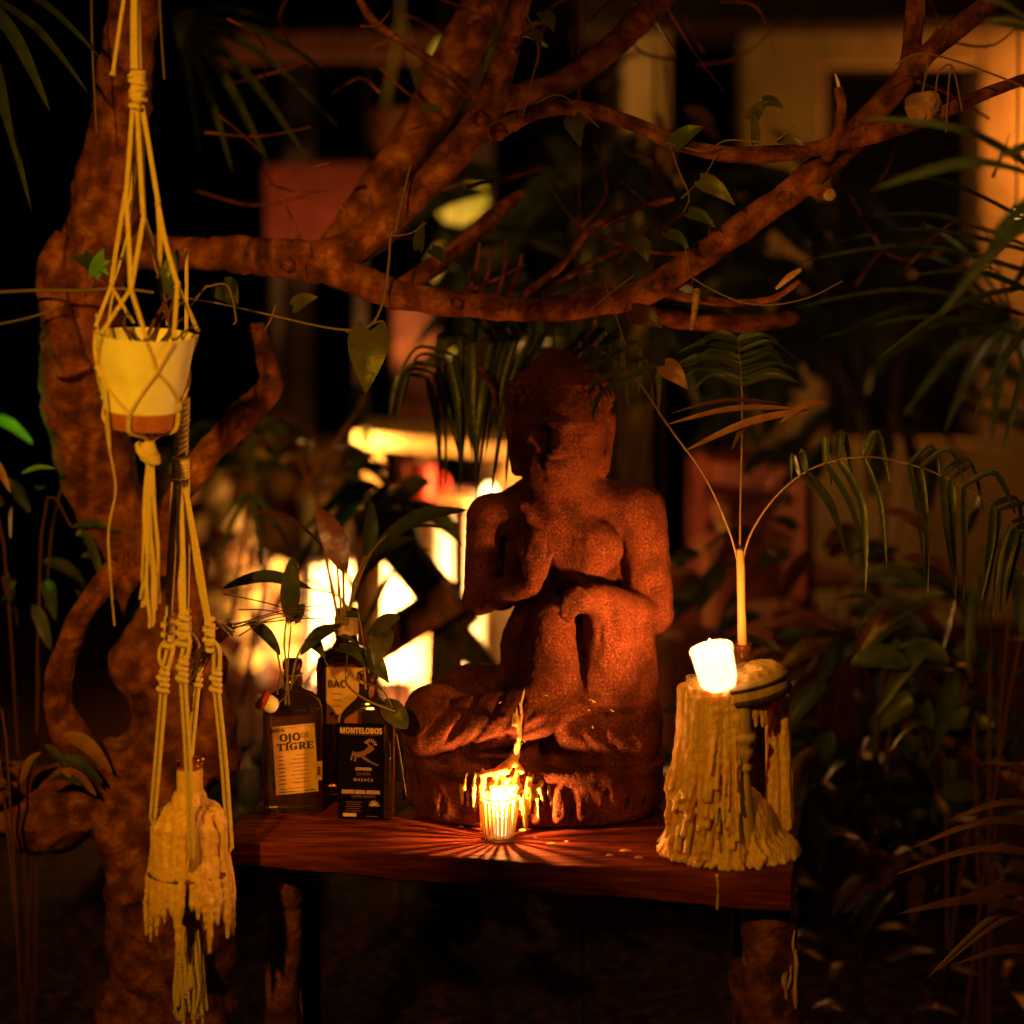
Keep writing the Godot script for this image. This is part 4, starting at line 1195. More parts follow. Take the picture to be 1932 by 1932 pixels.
	tassel(P(284, 868, d), S(320, d), S(14, d), 22, S(3.0, d), "rope", hg)
	# left side loops that have come loose
	cord([C.call(215, 545.0, -0.01), C.call(206, 600.0, -0.03), C.call(200, 655.0, -0.05), C.call(195, 668.0, -0.05), C.call(188, 650.0, -0.04), C.call(182, 592.0, -0.03)], S(2.0, d), "rope", hg, "loose_end")
	cord([C.call(196, 668.0, -0.05), C.call(202, 760.0, -0.05), C.call(207, 845.0, -0.04)], S(2.2, d), "rope", hg, "loose_end")
	cord([C.call(203, 770.0, -0.05), C.call(200, 800.0, -0.05), C.call(206, 846.0, -0.04), C.call(214, 885.0, -0.03), C.call(218, 930.0, -0.02), C.call(205, 1000.0, -0.02), C.call(208, 1080.0, -0.02), C.call(216, 1180.0, 0.02)], S(1.7, d), "rope", hg, "loose_end")

func make_wax_bottle() -> void:
	var d := 2.52
	var C := func(x: float, y: float, dz := 0.0) -> Vector3: return P(x, y, d + dz)
	var hg := thing("macrame_hanger", "lower tan macrame hanger with spiral braid carrying the wax coated bottle", "hanger", P(345, 800, d))
	var r := S(3.6, d)
	cord([C.call(352, 470.0, 0.14), C.call(352, 560.0, 0.1), C.call(351, 680.0, 0.06), C.call(348, 775.0)], S(4, d), "rope", hg)
	# spiral sinnet
	for e in 3:
		var pts := []
		for k in 30:
			var a := k * 0.75 + e * TAU / 3.0
			pts.append(C.call(346.0 - k * 0.15, 752.0 + k * 3.6) + Vector3(cos(a), 0, sin(a)) * S(9, d))
		part("braid", tb(pts, [S(5, d)], 7, 3, 0.2, 30.0), M.rope, hg)
	for k in 6:
		part("wrapping", tb(ring(C.call(341, 866.0 + k * 6.5), S(13.5, d), 14, Vector3(0.1, 1, 0.05)), [S(4.6, d)], 7, 2, 0.15, 30.0), M.rope, hg)
	# four bundles to the first knots
	var k1 := [C.call(318, 1172.0, -0.03), C.call(345, 1168.0, -0.055), C.call(394, 1180.0, 0.0), C.call(350, 1165.0, 0.05)]
	var k2 := [C.call(309, 1272.0, -0.035), C.call(345, 1252.0, -0.06), C.call(408, 1272.0, 0.0), C.call(372, 1262.0, 0.055)]
	var base := [C.call(288, 1545.0, -0.03), C.call(362, 1618.0, -0.075), C.call(434, 1600.0, 0.0), C.call(345, 1560.0, 0.055)]
	for k in 4:
		var a: Vector3 = C.call(341.0 + (k - 1.5) * 7.0, 905.0)
		for e in [-1.2, 0.0, 1.2]:
			cord([a + Vector3(e * r * 0.8, 0, 0), a.lerp(k1[k], 0.5) + Vector3(e * r * 1.2, 0, e * r * 0.3), k1[k] + Vector3(e * r * 0.7, 0, 0)], r, "rope", hg)
		for q in 3:
			knot(k1[k] + Vector3(0, -0.014 * q, 0), S(13, d), S(5, d), "rope", hg)
		twin([k1[k] + Vector3(0, -0.02, 0), k1[k].lerp(k2[k], 0.5) + Vector3(0.006, 0, 0), k2[k]], r * 1.1, "rope", hg, 1.4)
		knot(k2[k], S(12, d), S(5, d), "rope", hg)
		knot(k2[k] + Vector3(0, -0.016, 0), S(12, d), S(5, d), "rope", hg)
		twin([k2[k] + Vector3(0, -0.02, 0), k2[k].lerp(base[k], 0.5) + Vector3(0.001, 0, 0), base[k]], r, "rope", hg, 1.2)
	cord([C.call(318, 1205.0, -0.03), C.call(303, 1222.0, -0.03), C.call(301, 1245.0, -0.035), C.call(310, 1262.0, -0.035)], r, "rope", hg, "loose_end")
	# bottle of pale glass
	var ft := P(358, 1702, d)
	var t := thing("wax_bottle", "clear glass bottle buried in long yellow wax drips, hanging at the left", "bottle", ft)
	var tf := Transform3D(Basis(), ft)
	var s := d / F
	part("glass", lathe(MB.new(), [[0.0, 0.0], [56 * s, 0.0], [62 * s, 6 * s], [62 * s, 140 * s], [56 * s, 160 * s], [38 * s, 180 * s], [24 * s, 198 * s], [22 * s, 215 * s], [23 * s, 258 * s], [26 * s, 262 * s], [26 * s, 268 * s], [22 * s, 270 * s], [19 * s, 268 * s], [19 * s, 200 * s], [0.0, 196 * s]], 36, tf), M.amber_bottle, t)
	part("neck_wax", lathe(MB.new(), [[0.0, 196 * s], [23.6 * s, 196 * s], [24.6 * s, 215 * s], [24.6 * s, 248 * s], [21 * s, 257 * s], [0.0, 258 * s]], 20, tf), M.wax, t)
	part("hoop", tb(ring(P(358, 1640, d), 74 * s, 30), [5.5 * s], 8, 1), M.bark, t)
	var sd := SDF.new(ft + Vector3(-0.082, -0.1, -0.08), ft + Vector3(0.082, 0.17, 0.082), 0.0021)
	sd.cap(ft + Vector3(0, 176 * s, 0), ft + Vector3(0, 188 * s, 0), 58 * s, 34 * s, 0.01)
	for k in 24:
		var a := TAU * k / 24.0
		if absf(a - 0.6) < 0.15:
			continue
		var o := Vector3(cos(a), 0, sin(a))
		sd.cap(ft + o * 44 * s + Vector3(0, 178 * s, 0), ft + o * 60 * s + Vector3(0, 150 * s, 0), 7 * s, 7 * s, 0.005)
		sd.cap(ft + o * 60 * s + Vector3(0, 150 * s, 0), ft + o * 64 * s + Vector3(0, 70 * s, 0), 7 * s, 7 * s, 0.005)
		sd.cap(ft + o * 64 * s + Vector3(0, 70 * s, 0), ft + o * 74 * s + Vector3(0, 20 * s, 0), 7 * s, 5 * s, 0.005)
	for k in 130:
		var a := rng.randf() * TAU
		if absf(a - 1.42) < 0.06 or absf(a - 0.5) < 0.07 or absf(a - 0.85) < 0.06:
			continue
		var o := Vector3(cos(a), 0, sin(a))
		var end := rng.randf_range(-30, 60) * s if rng.randf() < 0.85 else rng.randf_range(-72, -30) * s
		var top := rng.randf_range(80, 182) * s
		var rr := rng.randf_range(2.8, 4.6) * s
		var y := top
		var last := Vector3.INF
		var wob_a := rng.randf_range(-0.03, 0.03)
		for j in 9:
			var v := j / 8.0
			y = lerpf(top, end, v)
			var rad := 47.0 if y > 181 * s else (lerpf(66.0, 47.0, clampf((y / s - 158.0) / 23.0, 0, 1)) if y > 158 * s else lerpf(80.0, 67.0, clampf((y / s - 20.0) / 80.0, 0, 1)))
			var oo := Vector3(cos(a + wob_a * v), 0, sin(a + wob_a * v))
			var p := ft + oo * (rad + rng.randf_range(-0.8, 0.8)) * s + Vector3(0, y, 0)
			var r2 := clampf(rr * rng.randf_range(0.85, 1.2), 2.6 * s, 5.4 * s) * (0.7 if j == 8 else 1.0)
			if last != Vector3.INF:
				sd.cap(last, p, rr, r2, 0.0035)
			last = p
			rr = r2
	var m := MB.new()
	sd.net(m, wob, 0.0008, 50.0, 0.002)
	part("wax", m, M.wax, t)
	tassel(P(358, 1705, d), S(235, d), S(28, d), 60, S(3.6, d), "rope", hg)
	for k in 4:
		twin([base[k], P(358 + (k - 1.5) * 10.0, 1712, d)], r * 0.8, "rope", hg)

# ---------------------------------------------------------------- tree and climbers
func make_tree() -> void:
	var t := thing("gnarled_tree", "gnarled tree with leaning trunk at left and crooked branches over the statue", "tree", Vector3(P(320, 540, 3.0).x, 0, -3.0))
	# lower trunk: knotted mass
	var z := 3.02
	var s := SDF.new(P(-40, 2120, 3.25), P(620, 1040, 2.72) + Vector3(0, 0, 0.12), 0.0115)
	var kn := [[330, 1080, 3.08, 60, 300, 1250, 3.04, 78], [300, 1250, 3.04, 78, 340, 1400, 3.02, 85], [340, 1400, 3.02, 85, 290, 1560, 3.0, 95], [290, 1560, 3.0, 95, 320, 1750, 3.0, 105], [320, 1750, 3.0, 105, 330, 2120, 3.0, 125], [250, 1440, 2.92, 34, 330, 1520, 2.92, 42], [330, 1520, 2.92, 42, 360, 1600, 2.95, 36], [200, 1440, 2.98, 40, 120, 1530, 2.98, 60], [120, 1530, 2.98, 60, 10, 1500, 3.0, 70], [200, 1470, 2.96, 45, 250, 1560, 2.95, 50], [160, 1500, 2.95, 30, 60, 1570, 2.93, 34], [230, 1640, 2.93, 34, 270, 1800, 2.92, 44], [400, 1250, 3.0, 30, 420, 1420, 3.0, 36], [300, 1690, 2.9, 34, 350, 1840, 2.9, 40], [230, 1880, 2.95, 40, 220, 2100, 2.95, 60], [350, 1300, 2.95, 26, 300, 1400, 2.93, 30]]
	for q in kn:
		s.cap(P(q[0], q[1], q[2]), P(q[4], q[5], q[6]), S(q[3], q[2]), S(q[7], q[6]), 0.035)
	for q in [[262, 1500, 2.87, 16], [370, 1470, 2.92, 18], [215, 1560, 2.89, 15], [330, 1650, 2.89, 16], [270, 1730, 2.88, 15], [395, 1560, 2.92, 14]]:
		s.ell(P(q[0], q[1], q[2]), Vector3.ONE * S(q[3], q[2]), 0.03, true)
	var m := MB.new()
	s.net(m, wob, 0.022, 9.0)
	part("trunk", m, M.bark, t)
	var limbs := [
		["trunk", [[320, 1200, 3.1, 66], [245, 1030, 3.12, 66], [185, 890, 3.1, 72], [158, 740, 3.08, 76], [156, 600, 3.05, 72], [185, 450, 3.02, 66], [215, 300, 3.0, 60], [238, 150, 2.98, 52], [254, 0, 2.95, 48], [280, -160, 2.9, 44]], 0.16],
		["branch", [[140, 700, 3.0, 34], [105, 590, 2.97, 30], [98, 500, 2.97, 24], [118, 440, 2.98, 14]], 0.2],
		["branch", [[240, 1500, 2.95, 40], [160, 1430, 2.92, 36], [112, 1340, 2.9, 27], [115, 1260, 2.89, 25], [150, 1170, 2.88, 23], [195, 1100, 2.88, 22], [226, 1062, 2.88, 19]], 0.12],
		["branch", [[300, 1080, 2.98, 20], [330, 950, 2.95, 23], [390, 860, 2.93, 25], [455, 790, 2.92, 27], [508, 730, 2.91, 24], [498, 670, 2.91, 17], [485, 610, 2.92, 14]], 0.2],
		["branch", [[200, 470, 3.05, 40], [320, 478, 3.0, 30], [430, 478, 2.95, 31], [545, 490, 2.9, 38], [650, 492, 2.87, 42]], 0.2],
		["branch", [[600, 492, 2.87, 38], [690, 455, 2.86, 33], [770, 385, 2.85, 30], [860, 285, 2.84, 30], [920, 205, 2.83, 30], [955, 100, 2.82, 24], [985, -20, 2.8, 20], [1010, -160, 2.8, 17]], 0.12],
		["branch", [[600, 495, 2.87, 38], [680, 530, 2.84, 30], [780, 562, 2.82, 26], [900, 578, 2.8, 23], [1040, 582, 2.78, 23], [1200, 555, 2.76, 27], [1300, 500, 2.75, 27], [1420, 415, 2.73, 26], [1540, 325, 2.72, 28], [1640, 225, 2.71, 27], [1740, 110, 2.7, 20], [1860, 10, 2.7, 19], [1960, -90, 2.7, 17]], 0.14],
		["branch", [[900, 250, 2.84, 26], [950, 240, 2.81, 17], [1010, 212, 2.79, 15], [1090, 204, 2.77, 15], [1190, 232, 2.75, 14], [1290, 275, 2.73, 14], [1400, 292, 2.71, 16], [1530, 282, 2.69, 15], [1640, 255, 2.67, 17], [1740, 228, 2.66, 14], [1850, 180, 2.66, 12], [1960, 140, 2.66, 11]], 0.12],
		["branch", [[1715, 150, 2.7, 22], [1722, 70, 2.71, 19], [1732, -30, 2.72, 18], [1745, -130, 2.73, 17]], 0.14],
		["branch", [[1560, 300, 2.69, 13], [1580, 255, 2.67, 10], [1588, 205, 2.66, 9], [1582, 165, 2.66, 8]], 0.2],
		["branch", [[940, 190, 2.85, 24], [1050, 160, 2.92, 24], [1140, 100, 2.97, 25], [1230, 15, 3.0, 26], [1320, -90, 3.0, 26]], 0.12],
		["branch", [[1240, 545, 2.76, 12], [1290, 560, 2.74, 8], [1390, 572, 2.72, 7], [1460, 562, 2.71, 6], [1510, 530, 2.7, 4]], 0.2],
		["branch", [[1190, 575, 2.82, 24], [1290, 600, 2.9, 22], [1400, 610, 2.98, 18], [1500, 600, 3.05, 12]], 0.12],
		["branch", [[1500, 345, 2.74, 20], [1540, 358, 2.70, 14], [1566, 366, 2.67, 12]], 0.15],
		["branch", [[985, 560, 2.85, 8], [1060, 500, 2.9, 8], [1110, 435, 2.92, 7], [1180, 400, 2.94, 6], [1270, 375, 2.96, 5]], 0.15],
		["branch", [[1105, 432, 2.92, 6], [1150, 452, 2.88, 6], [1215, 472, 2.85, 5], [1310, 482, 2.83, 4]], 0.15],
		["branch", [[1020, 560, 2.9, 7], [1090, 510, 2.95, 6], [1170, 470, 3.0, 5]], 0.15],
		["branch", [[670, -20, 3.05, 6], [700, 35, 3.03, 7], [760, 80, 3.0, 8], [850, 140, 2.95, 10], [905, 190, 2.9, 12]], 0.15],
		["branch", [[730, 560, 2.9, 18], [850, 480, 2.95, 17], [940, 400, 3.0, 15], [985, 365, 3.02, 9]], 0.12],
	]
	for q in limbs:
		part(q[0], bark(q[1], 26 if q[0] == "trunk" else 18, 10, q[2] * 1.25), M.bark, t)
	# thick dark bough behind
	part("branch", bark([[600, 520, 3.12, 36], [690, 395, 3.12, 40], [780, 265, 3.12, 42], [850, 140, 3.1, 44], [920, -10, 3.1, 44], [960, -120, 3.1, 44]], 16, 7, 0.12), M.bark, t)
	# peeled pale faces: ring of a sawn end and snapped tips
	part("sawn_end", lathe(MB.new(), [[0.0, 0.002], [S(9, 2.67), 0.0015], [S(12.5, 2.67), -0.004]], 16, Transform3D(Basis(Vector3(1, 0, 0), 1.35), P(1566, 366, 2.665))), M.bark_pale, t)
	part("snapped_tip", tb(PL([[1584, 172, 2.66], [1580, 152, 2.655], [1575, 138, 2.65]]), [S(4.5, 2.66), S(3.2, 2.66), 0.0004], 6, 3), M.leaf_tip, t)
	part("snapped_tip", tb(PL([[1315, 548, 2.7], [1310, 585, 2.68], [1304, 622, 2.67]]), [S(8, 2.66), S(7, 2.66), S(4, 2.66)], 6, 3), M.bark_pale, t)
	part("snapped_tip", tb(PL([[1464, 545, 2.7], [1490, 522, 2.69], [1512, 508, 2.68]]), [S(3, 2.66), S(7, 2.66), S(4, 2.66)], 6, 3), M.bark_pale, t)
	for k in 9:
		part("splinter", tb([P(222 + k * 3.4, 1075, 2.87), P(226 + k * 4.4, 1040 - (k % 3) * 14, 2.86)], [S(3.4, 2.87), 0.0004], 5, 2), M.bark, t)
	for q in [[905, 690, 940, 780], [860, 560, 990, 500], [905, 560, 925, 470], [935, 570, 955, 455], [880, 560, 905, 460], [955, 565, 985, 480]]:
		part("twig", tb([P(q[0], q[1], 2.93), P((q[0] + q[2]) / 2.0 + 6, (q[1] + q[3]) / 2.0, 2.94), P(q[2], q[3], 2.95)], [S(6, 2.93), S(5, 2.93), S(3, 2.93)], 6, 4, 0.2), M.bark, t)
	# tangle of fine twigs across the crown
	for k in 60:
		var x := rng.randf_range(380, 1900)
		var y := rng.randf_range(-40, 560)
		var d := rng.randf_range(2.85, 3.25)
		var a := rng.randf_range(-1.2, 1.2) + (PI if rng.randf() < 0.5 else 0.0)
		var l := rng.randf_range(60, 210)
		var e := rng.randf_range(-0.7, 0.7)
		part("twig", tb([P(x, y, d), P(x + cos(a) * l * 0.5, y + sin(a) * l * 0.5, d + 0.02), P(x + cos(a + e) * l, y + sin(a + e) * l, d + 0.05)], [S(rng.randf_range(2, 5), d), S(2.2, d), S(0.8, d)], 6, 5, 0.25), M.bark, t)
	# knots and stubs on the boughs
	for q in [[735, 430, 2.84, 11], [905, 225, 2.8, 12], [1240, 535, 2.73, 10], [1480, 372, 2.7, 11], [545, 500, 2.86, 13], [1620, 250, 2.68, 10], [940, 250, 2.79, 13], [860, 572, 2.78, 9]]:
		var p := P(q[0], q[1], q[2])
		part("knot", tb([p, p + Vector3(0.004, 0.003, 0.02)], [S(q[3] * 1.3, q[2]), S(q[3] * 0.6, q[2])], 10, 3, 0.4, 22.0), M.bark, t)
	# limb overhead from which the hanger is slung
	part("branch", bark([[285, -160, 2.9, 44], [270, -125, 2.6, 26], [248, -110, 2.42, 20], [200, -130, 2.2, 16]], 12, 6, 0.14), M.bark, t)

func vine(called: String, label: String, stems: Array, leaves: Array, at: Vector3) -> void:
	var t := thing(called, label, "vine", at)
	for q in stems:
		stalk(q, "vine", t)
	for q in leaves:
		heart_leaf([q[0], q[1], q[6]], [q[2], q[3], q[6] - 0.02], S(q[4], q[6]), q[5], t, Vector3(rng.randf_range(-0.3, 0.3), rng.randf_range(0.1, 0.5), 1))

func make_vines() -> void:
	vine("climbing_vine", "thin vine trailing from the forked branch with one large dull leaf", [[[752, 440, 2.8, 2.2], [738, 440, 2.8, 2.4], [733, 500, 2.79, 2.4], [722, 570, 2.78, 2.4], [700, 612, 2.77, 2.2], [660, 622, 2.76, 2.2], [600, 615, 2.75, 2.0], [500, 592, 2.75, 2.0], [400, 570, 2.74, 2.0], [330, 560, 2.74, 1.8]], [[775, 310, 2.82, 1.8], [760, 370, 2.8, 2.2], [745, 440, 2.79, 2.4]], [[700, 612, 2.77, 1.8], [722, 606, 2.76, 1.8], [730, 625, 2.76, 1.5]], [[640, 620, 2.76, 1.6], [665, 630, 2.76, 1.6], [690, 646, 2.75, 1.4]], [[740, 445, 2.8, 1.4], [775, 440, 2.79, 1.4], [805, 420, 2.78, 1.2]]], [[698, 625, 690, 745, 40, "leaf_olive", 2.74], [555, 578, 600, 560, 16, "leaf_olive", 2.76], [420, 540, 448, 580, 26, "leaf_dark", 2.76], [800, 205, 840, 215, 10, "leaf_olive", 2.78], [815, 470, 840, 500, 14, "leaf_dark", 2.8], [790, 470, 800, 415, 12, "leaf_dark", 2.8]], P(750, 440, 2.8))
	vine("climbing_vine", "fine vine with heart leaves creeping along the arched branch", [[[1010, 195, 2.76, 1.8], [1060, 180, 2.75, 1.8], [1130, 240, 2.74, 1.4]], [[1255, 270, 2.7, 1.6], [1330, 285, 2.69, 1.6], [1370, 265, 2.68, 1.6], [1440, 268, 2.67, 1.8], [1470, 262, 2.66, 1.8], [1500, 235, 2.66, 1.4]], [[1265, 275, 2.7, 1.4], [1280, 320, 2.7, 1.4], [1300, 370, 2.7, 1.4], [1290, 400, 2.7, 1.2]], [[1285, 375, 2.7, 1.3], [1330, 330, 2.7, 1.2], [1352, 290, 2.7, 1.2]], [[990, 20, 2.78, 1.6], [1015, 90, 2.77, 1.6], [1000, 160, 2.77, 1.8], [985, 220, 2.77, 1.6]]], [[1082, 222, 1095, 278, 20, "leaf_olive", 2.74], [1270, 272, 1330, 240, 18, "leaf_green", 2.7], [1322, 340, 1388, 388, 18, "leaf_olive", 2.68], [1300, 400, 1350, 430, 14, "leaf_dark", 2.7], [1205, 455, 1222, 495, 18, "leaf_olive", 2.78], [1415, 225, 1450, 190, 14, "leaf_olive", 2.68], [1440, 190, 1480, 205, 13, "leaf_dark", 2.67], [1425, 270, 1420, 205, 10, "leaf_olive", 2.68], [1470, 262, 1520, 275, 10, "leaf_olive", 2.67], [1000, 60, 1022, 85, 15, "leaf_olive", 2.77], [1025, 25, 1045, 62, 16, "leaf_olive", 2.77], [1255, 690, 1298, 735, 20, "leaf_dry", 2.72]], P(1255, 270, 2.7))
	vine("climbing_vine", "bare looping vine strung across the left trunk behind the pot", [[[-20, 552, 2.9, 3.2], [60, 548, 2.88, 3.4], [150, 548, 2.86, 3.4], [230, 545, 2.84, 3.4], [290, 552, 2.84, 3.0]], [[-20, 615, 2.92, 2.2], [60, 598, 2.9, 2.2], [120, 575, 2.9, 1.8]], [[360, 575, 2.5, 2.0], [385, 545, 2.5, 2.0], [395, 540, 2.5, 2.0], [430, 540, 2.5, 1.6], [445, 600, 2.5, 1.6], [440, 612, 2.5, 1.4]], [[520, 575, 2.76, 1.6], [512, 600, 2.76, 1.6], [500, 622, 2.76, 1.4]], [[172, -20, 2.85, 2.0], [174, 80, 2.85, 2.2], [178, 170, 2.84, 2.0], [182, 250, 2.84, 1.6]], [[300, -20, 2.9, 2.4], [304, 60, 2.9, 2.4], [310, 150, 2.9, 2.0]]], [], P(60, 548, 2.88))
	vine("climbing_vine", "slender vine looping below the cut branch stub beneath the arch", [[[1300, 520, 2.68, 1.4], [1340, 545, 2.67, 1.4], [1400, 570, 2.66, 1.4], [1460, 575, 2.65, 1.4], [1530, 560, 2.64, 1.2], [1590, 530, 2.64, 1.0]], [[1300, 515, 2.68, 1.3], [1296, 480, 2.68, 1.3], [1285, 455, 2.68, 1.2], [1250, 440, 2.68, 1.2]], [[1140, 530, 2.72, 1.2], [1160, 590, 2.71, 1.2], [1180, 650, 2.7, 1.0]], [[1195, 520, 2.72, 1.2], [1130, 570, 2.71, 1.0], [1100, 600, 2.7, 1.0]]], [[1260, 440, 1300, 470, 14, "leaf_dark", 2.68], [1195, 590, 1250, 620, 22, "leaf_red", 2.72]], P(1300, 520, 2.68))
	vine("climbing_vine", "small green sprig sprouting from the left trunk above the pot", [[[160, 560, 2.9, 2.0], [175, 530, 2.88, 2.0], [178, 500, 2.87, 1.6]]], [[178, 520, 196, 468, 13, "leaf_bright", 2.86], [178, 512, 160, 470, 14, "leaf_green", 2.87], [182, 510, 210, 492, 9, "leaf_bright", 2.86], [175, 500, 132, 485, 13, "leaf_dark", 2.88], [183, 500, 205, 520, 8, "leaf_bright", 2.86]], P(175, 540, 2.88))

func frond(parent: Node, pts: Array, n: int, from: float, l: float, wide: float, droop: float, mtl: String, stalk_mtl := "vine", splay := 0.5, r := 2.2) -> void:
	# a palm frond: one rib and paired leaflets, joined as a single leaf
	var w := []
	for q in pts:
		w.append([q[0], q[1], q[2], r])
	part("rib", tb(PL(w), [S(r, 2.6), S(r * 0.8, 2.6), S(r * 0.4, 2.6)], 6, 6), M[stalk_mtl], parent)
	var cp := curve(PL(pts), 12)
	var lv := MB.new()
	for k in n:
		var u := clampf(lerpf(from, 0.99, float(k) / (n - 1)) + rng.randf_range(-0.5, 0.5) * (1.0 - from) / n, 0.0, 0.99)
		var f := u * (cp.size() - 1)
		var i := mini(int(f), cp.size() - 2)
		var p := cp[i].lerp(cp[i + 1], f - i)
		var t := (cp[i + 1] - cp[i]).normalized()
		var side := t.cross(Vector3(0.15, 0.25, 1)).normalized()
		if rng.randf() < 0.12:
			continue
		var ll := l * (0.55 + 0.45 * sin(PI * clampf((u - from) / (1.0 - from) * 0.85 + 0.12, 0, 1))) * rng.randf_range(0.8, 1.12)
		for e in [-1.0, 1.0]:
			var dirv: Vector3 = (t * splay + side * e + Vector3(0, 0, rng.randf_range(-0.35, 0.35))).normalized()
			var q1: Vector3 = p + dirv * ll * 0.45 + Vector3(0, -droop * ll * 0.15, 0)
			var q2: Vector3 = p + dirv * ll * (0.95 - 0.3 * droop) + Vector3(rng.randf_range(-0.12, 0.12) * ll, -droop * ll * rng.randf_range(0.55, 0.95), 0)
			leaf(lv, [p, q1, q2], wide * rng.randf_range(0.7, 1.5), BLADE, Vector3(0.2 * e + rng.randf_range(-0.4, 0.4), 0.8, 0.7), 0.35, 0.1)
	part("leaflets", lv, M[mtl], parent)

func make_palm() -> void:
	var t := thing("palm_sprout", "pale palm stalk in the brown bottle with three long arching fronds", "palm", P(1402, 1240, 2.7))
	part("stalk", tb(PL([[1402, 1262, 2.7], [1401, 1215, 2.7], [1399, 1140, 2.7], [1398, 1075, 2.7], [1396, 1035, 2.7]]), [S(9, 2.7), S(9.5, 2.7), S(8, 2.7), S(8.5, 2.7), S(7, 2.7)], 12, 5), M.stalk, t)
	frond(t, [[1392, 1060, 2.7], [1375, 1000, 2.69], [1330, 900, 2.67], [1262, 805, 2.65], [1190, 705, 2.74], [1100, 645, 2.86], [990, 628, 2.96], [880, 655, 3.0], [800, 720, 3.02]], 22, 0.5, 0.2, 0.0055, 1.15, "leaf_dark", "vine", 0.45, 2.4)
	frond(t, [[1396, 1060, 2.7], [1397, 950, 2.71], [1400, 820, 2.72], [1399, 720, 2.73], [1392, 640, 2.75]], 10, 0.72, 0.14, 0.006, 0.5, "leaf_dark", "vine", 0.5, 2.4)
	frond(t, [[1400, 1060, 2.7], [1420, 1000, 2.69], [1470, 930, 2.67], [1540, 880, 2.65], [1640, 862, 2.63], [1760, 890, 2.62], [1870, 950, 2.62], [1930, 1010, 2.62]], 20, 0.36, 0.15, 0.005, 1.0, "leaf_dark", "vine", 0.4, 2.4)
	# broad leaflets that catch the light beside the statue
	for q in [[1500, 770, 1255, 802, 7], [1530, 772, 1290, 852, 9], [1470, 760, 1265, 780, 5], [1420, 800, 1380, 850, 6], [1560, 760, 1470, 800, 7]]:
		part("leaflet", lf(PL([[q[0], q[1], 2.68], [(q[0] + q[2]) / 2.0, (q[1] + q[3]) / 2.0 - 14, 2.66], [q[2], q[3], 2.64]]), S(q[4], 2.66), LANCE, Vector3(0, 0.7, 0.7)), M.leaf_dry if q[4] > 6 else M.leaf_red, t)
	var s := thing("dry_grass_tuft", "tuft of dry reddish blades leaning out beside the hanging cords", "plant", P(420, 1190, 2.6))
	for k in 16:
		var a := lerpf(1.9, 3.9, k / 15.0)
		var l := rng.randf_range(70, 170)
		var p0 := P(432 + rng.randf_range(-10, 10), 1190 + rng.randf_range(-14, 14), 2.62)
		var tipx := 432 + cos(a) * l * 0.55 - 20
		var tipy := 1190 + absf(sin(a)) * l * (0.9 if a > 2.4 else 0.2) + (40 if a > 2.2 else -20)
		part("blade", lf([p0, P((432 + tipx) / 2.0, (1190 + tipy) / 2.0 - 14, 2.58), P(tipx, tipy, 2.55)], S(rng.randf_range(2.5, 5), 2.6), BLADE), M.leaf_red, s)
	for q in [[430, 1185, 690, 1170], [440, 1180, 640, 1140], [450, 1200, 560, 1160], [430, 1190, 600, 1150], [450, 1150, 570, 1175], [420, 1120, 640, 1190]]:
		part("blade", tb(PL([[q[0], q[1], 2.62], [(q[0] + q[2]) / 2.0, (q[1] + q[3]) / 2.0 - 10, 2.62], [q[2], q[3], 2.66]]), [S(1.6, 2.6), S(1.3, 2.6), S(0.7, 2.6)], 5, 5), M.leaf_red, s)

# ---------------------------------------------------------------- the garden behind
func blades(called: String, label: String, at: Array, list: Array, mtl: String, shape := BLADE, face := Vector3(0, 0.8, 0.7)) -> Node3D:
	var t := thing(called, label, "plant", P(at[0], at[1], at[2]))
	for q in list:
		var a := P(q[0], q[1], q[5] if q.size() > 5 else at[2])
		var b := P(q[2], q[3], (q[6] if q.size() > 6 else at[2]))
		var mid := a.lerp(b, 0.5) + Vector3(0, (a - b).length() * 0.09, 0)
		part("leaf", lf([a, mid, b], S(q[4], at[2]), shape, face, 0.3, 0.04), M[q[7] if q.size() > 7 else mtl], t)
	return t

func bush(label: String, at: Array, n: int, reach: float, half: float, mtls: Array, shape := LANCE, spread := PI, lift := 0.7) -> void:
	# a leafy clump on thin stems rooted in the ground below
	var root := P(at[0], at[1], at[2])
	var t := thing("leafy_shrub", label, "shrub", Vector3(root.x, 0, root.z))
	for k in n:
		var a := PI / 2 + rng.randf_range(-spread, spread)
		var l := reach * rng.randf_range(0.35, 1.0)
		var o := root + Vector3(cos(a) * l, sin(a) * l * lift, rng.randf_range(-0.5, 0.5) * reach * 0.7)
		var dirv := Vector3(cos(a) + rng.randf_range(-0.5, 0.5), rng.randf_range(-0.9, 0.5), rng.randf_range(-0.6, 0.6)).normalized()
		var ll := half * rng.randf_range(4.5, 8.0)
		var tip := o + dirv * ll + Vector3(0, -ll * 0.25, 0)
		part("leaf", lf([o, o + dirv * ll * 0.5, tip], half * rng.randf_range(0.7, 1.2), shape, Vector3(rng.randf_range(-0.6, 0.6), 0.6, rng.randf_range(0, 1)), 0.3, 0.05), M[mtls[rng.randi() % mtls.size()]], t)
		if k % 12 == 0:
			part("stem", tb([Vector3(root.x + rng.randf_range(-0.03, 0.03), -0.01, root.z), root.lerp(o, 0.4), o], [0.003, 0.0025, 0.0015], 5, 4), M.stick, t)

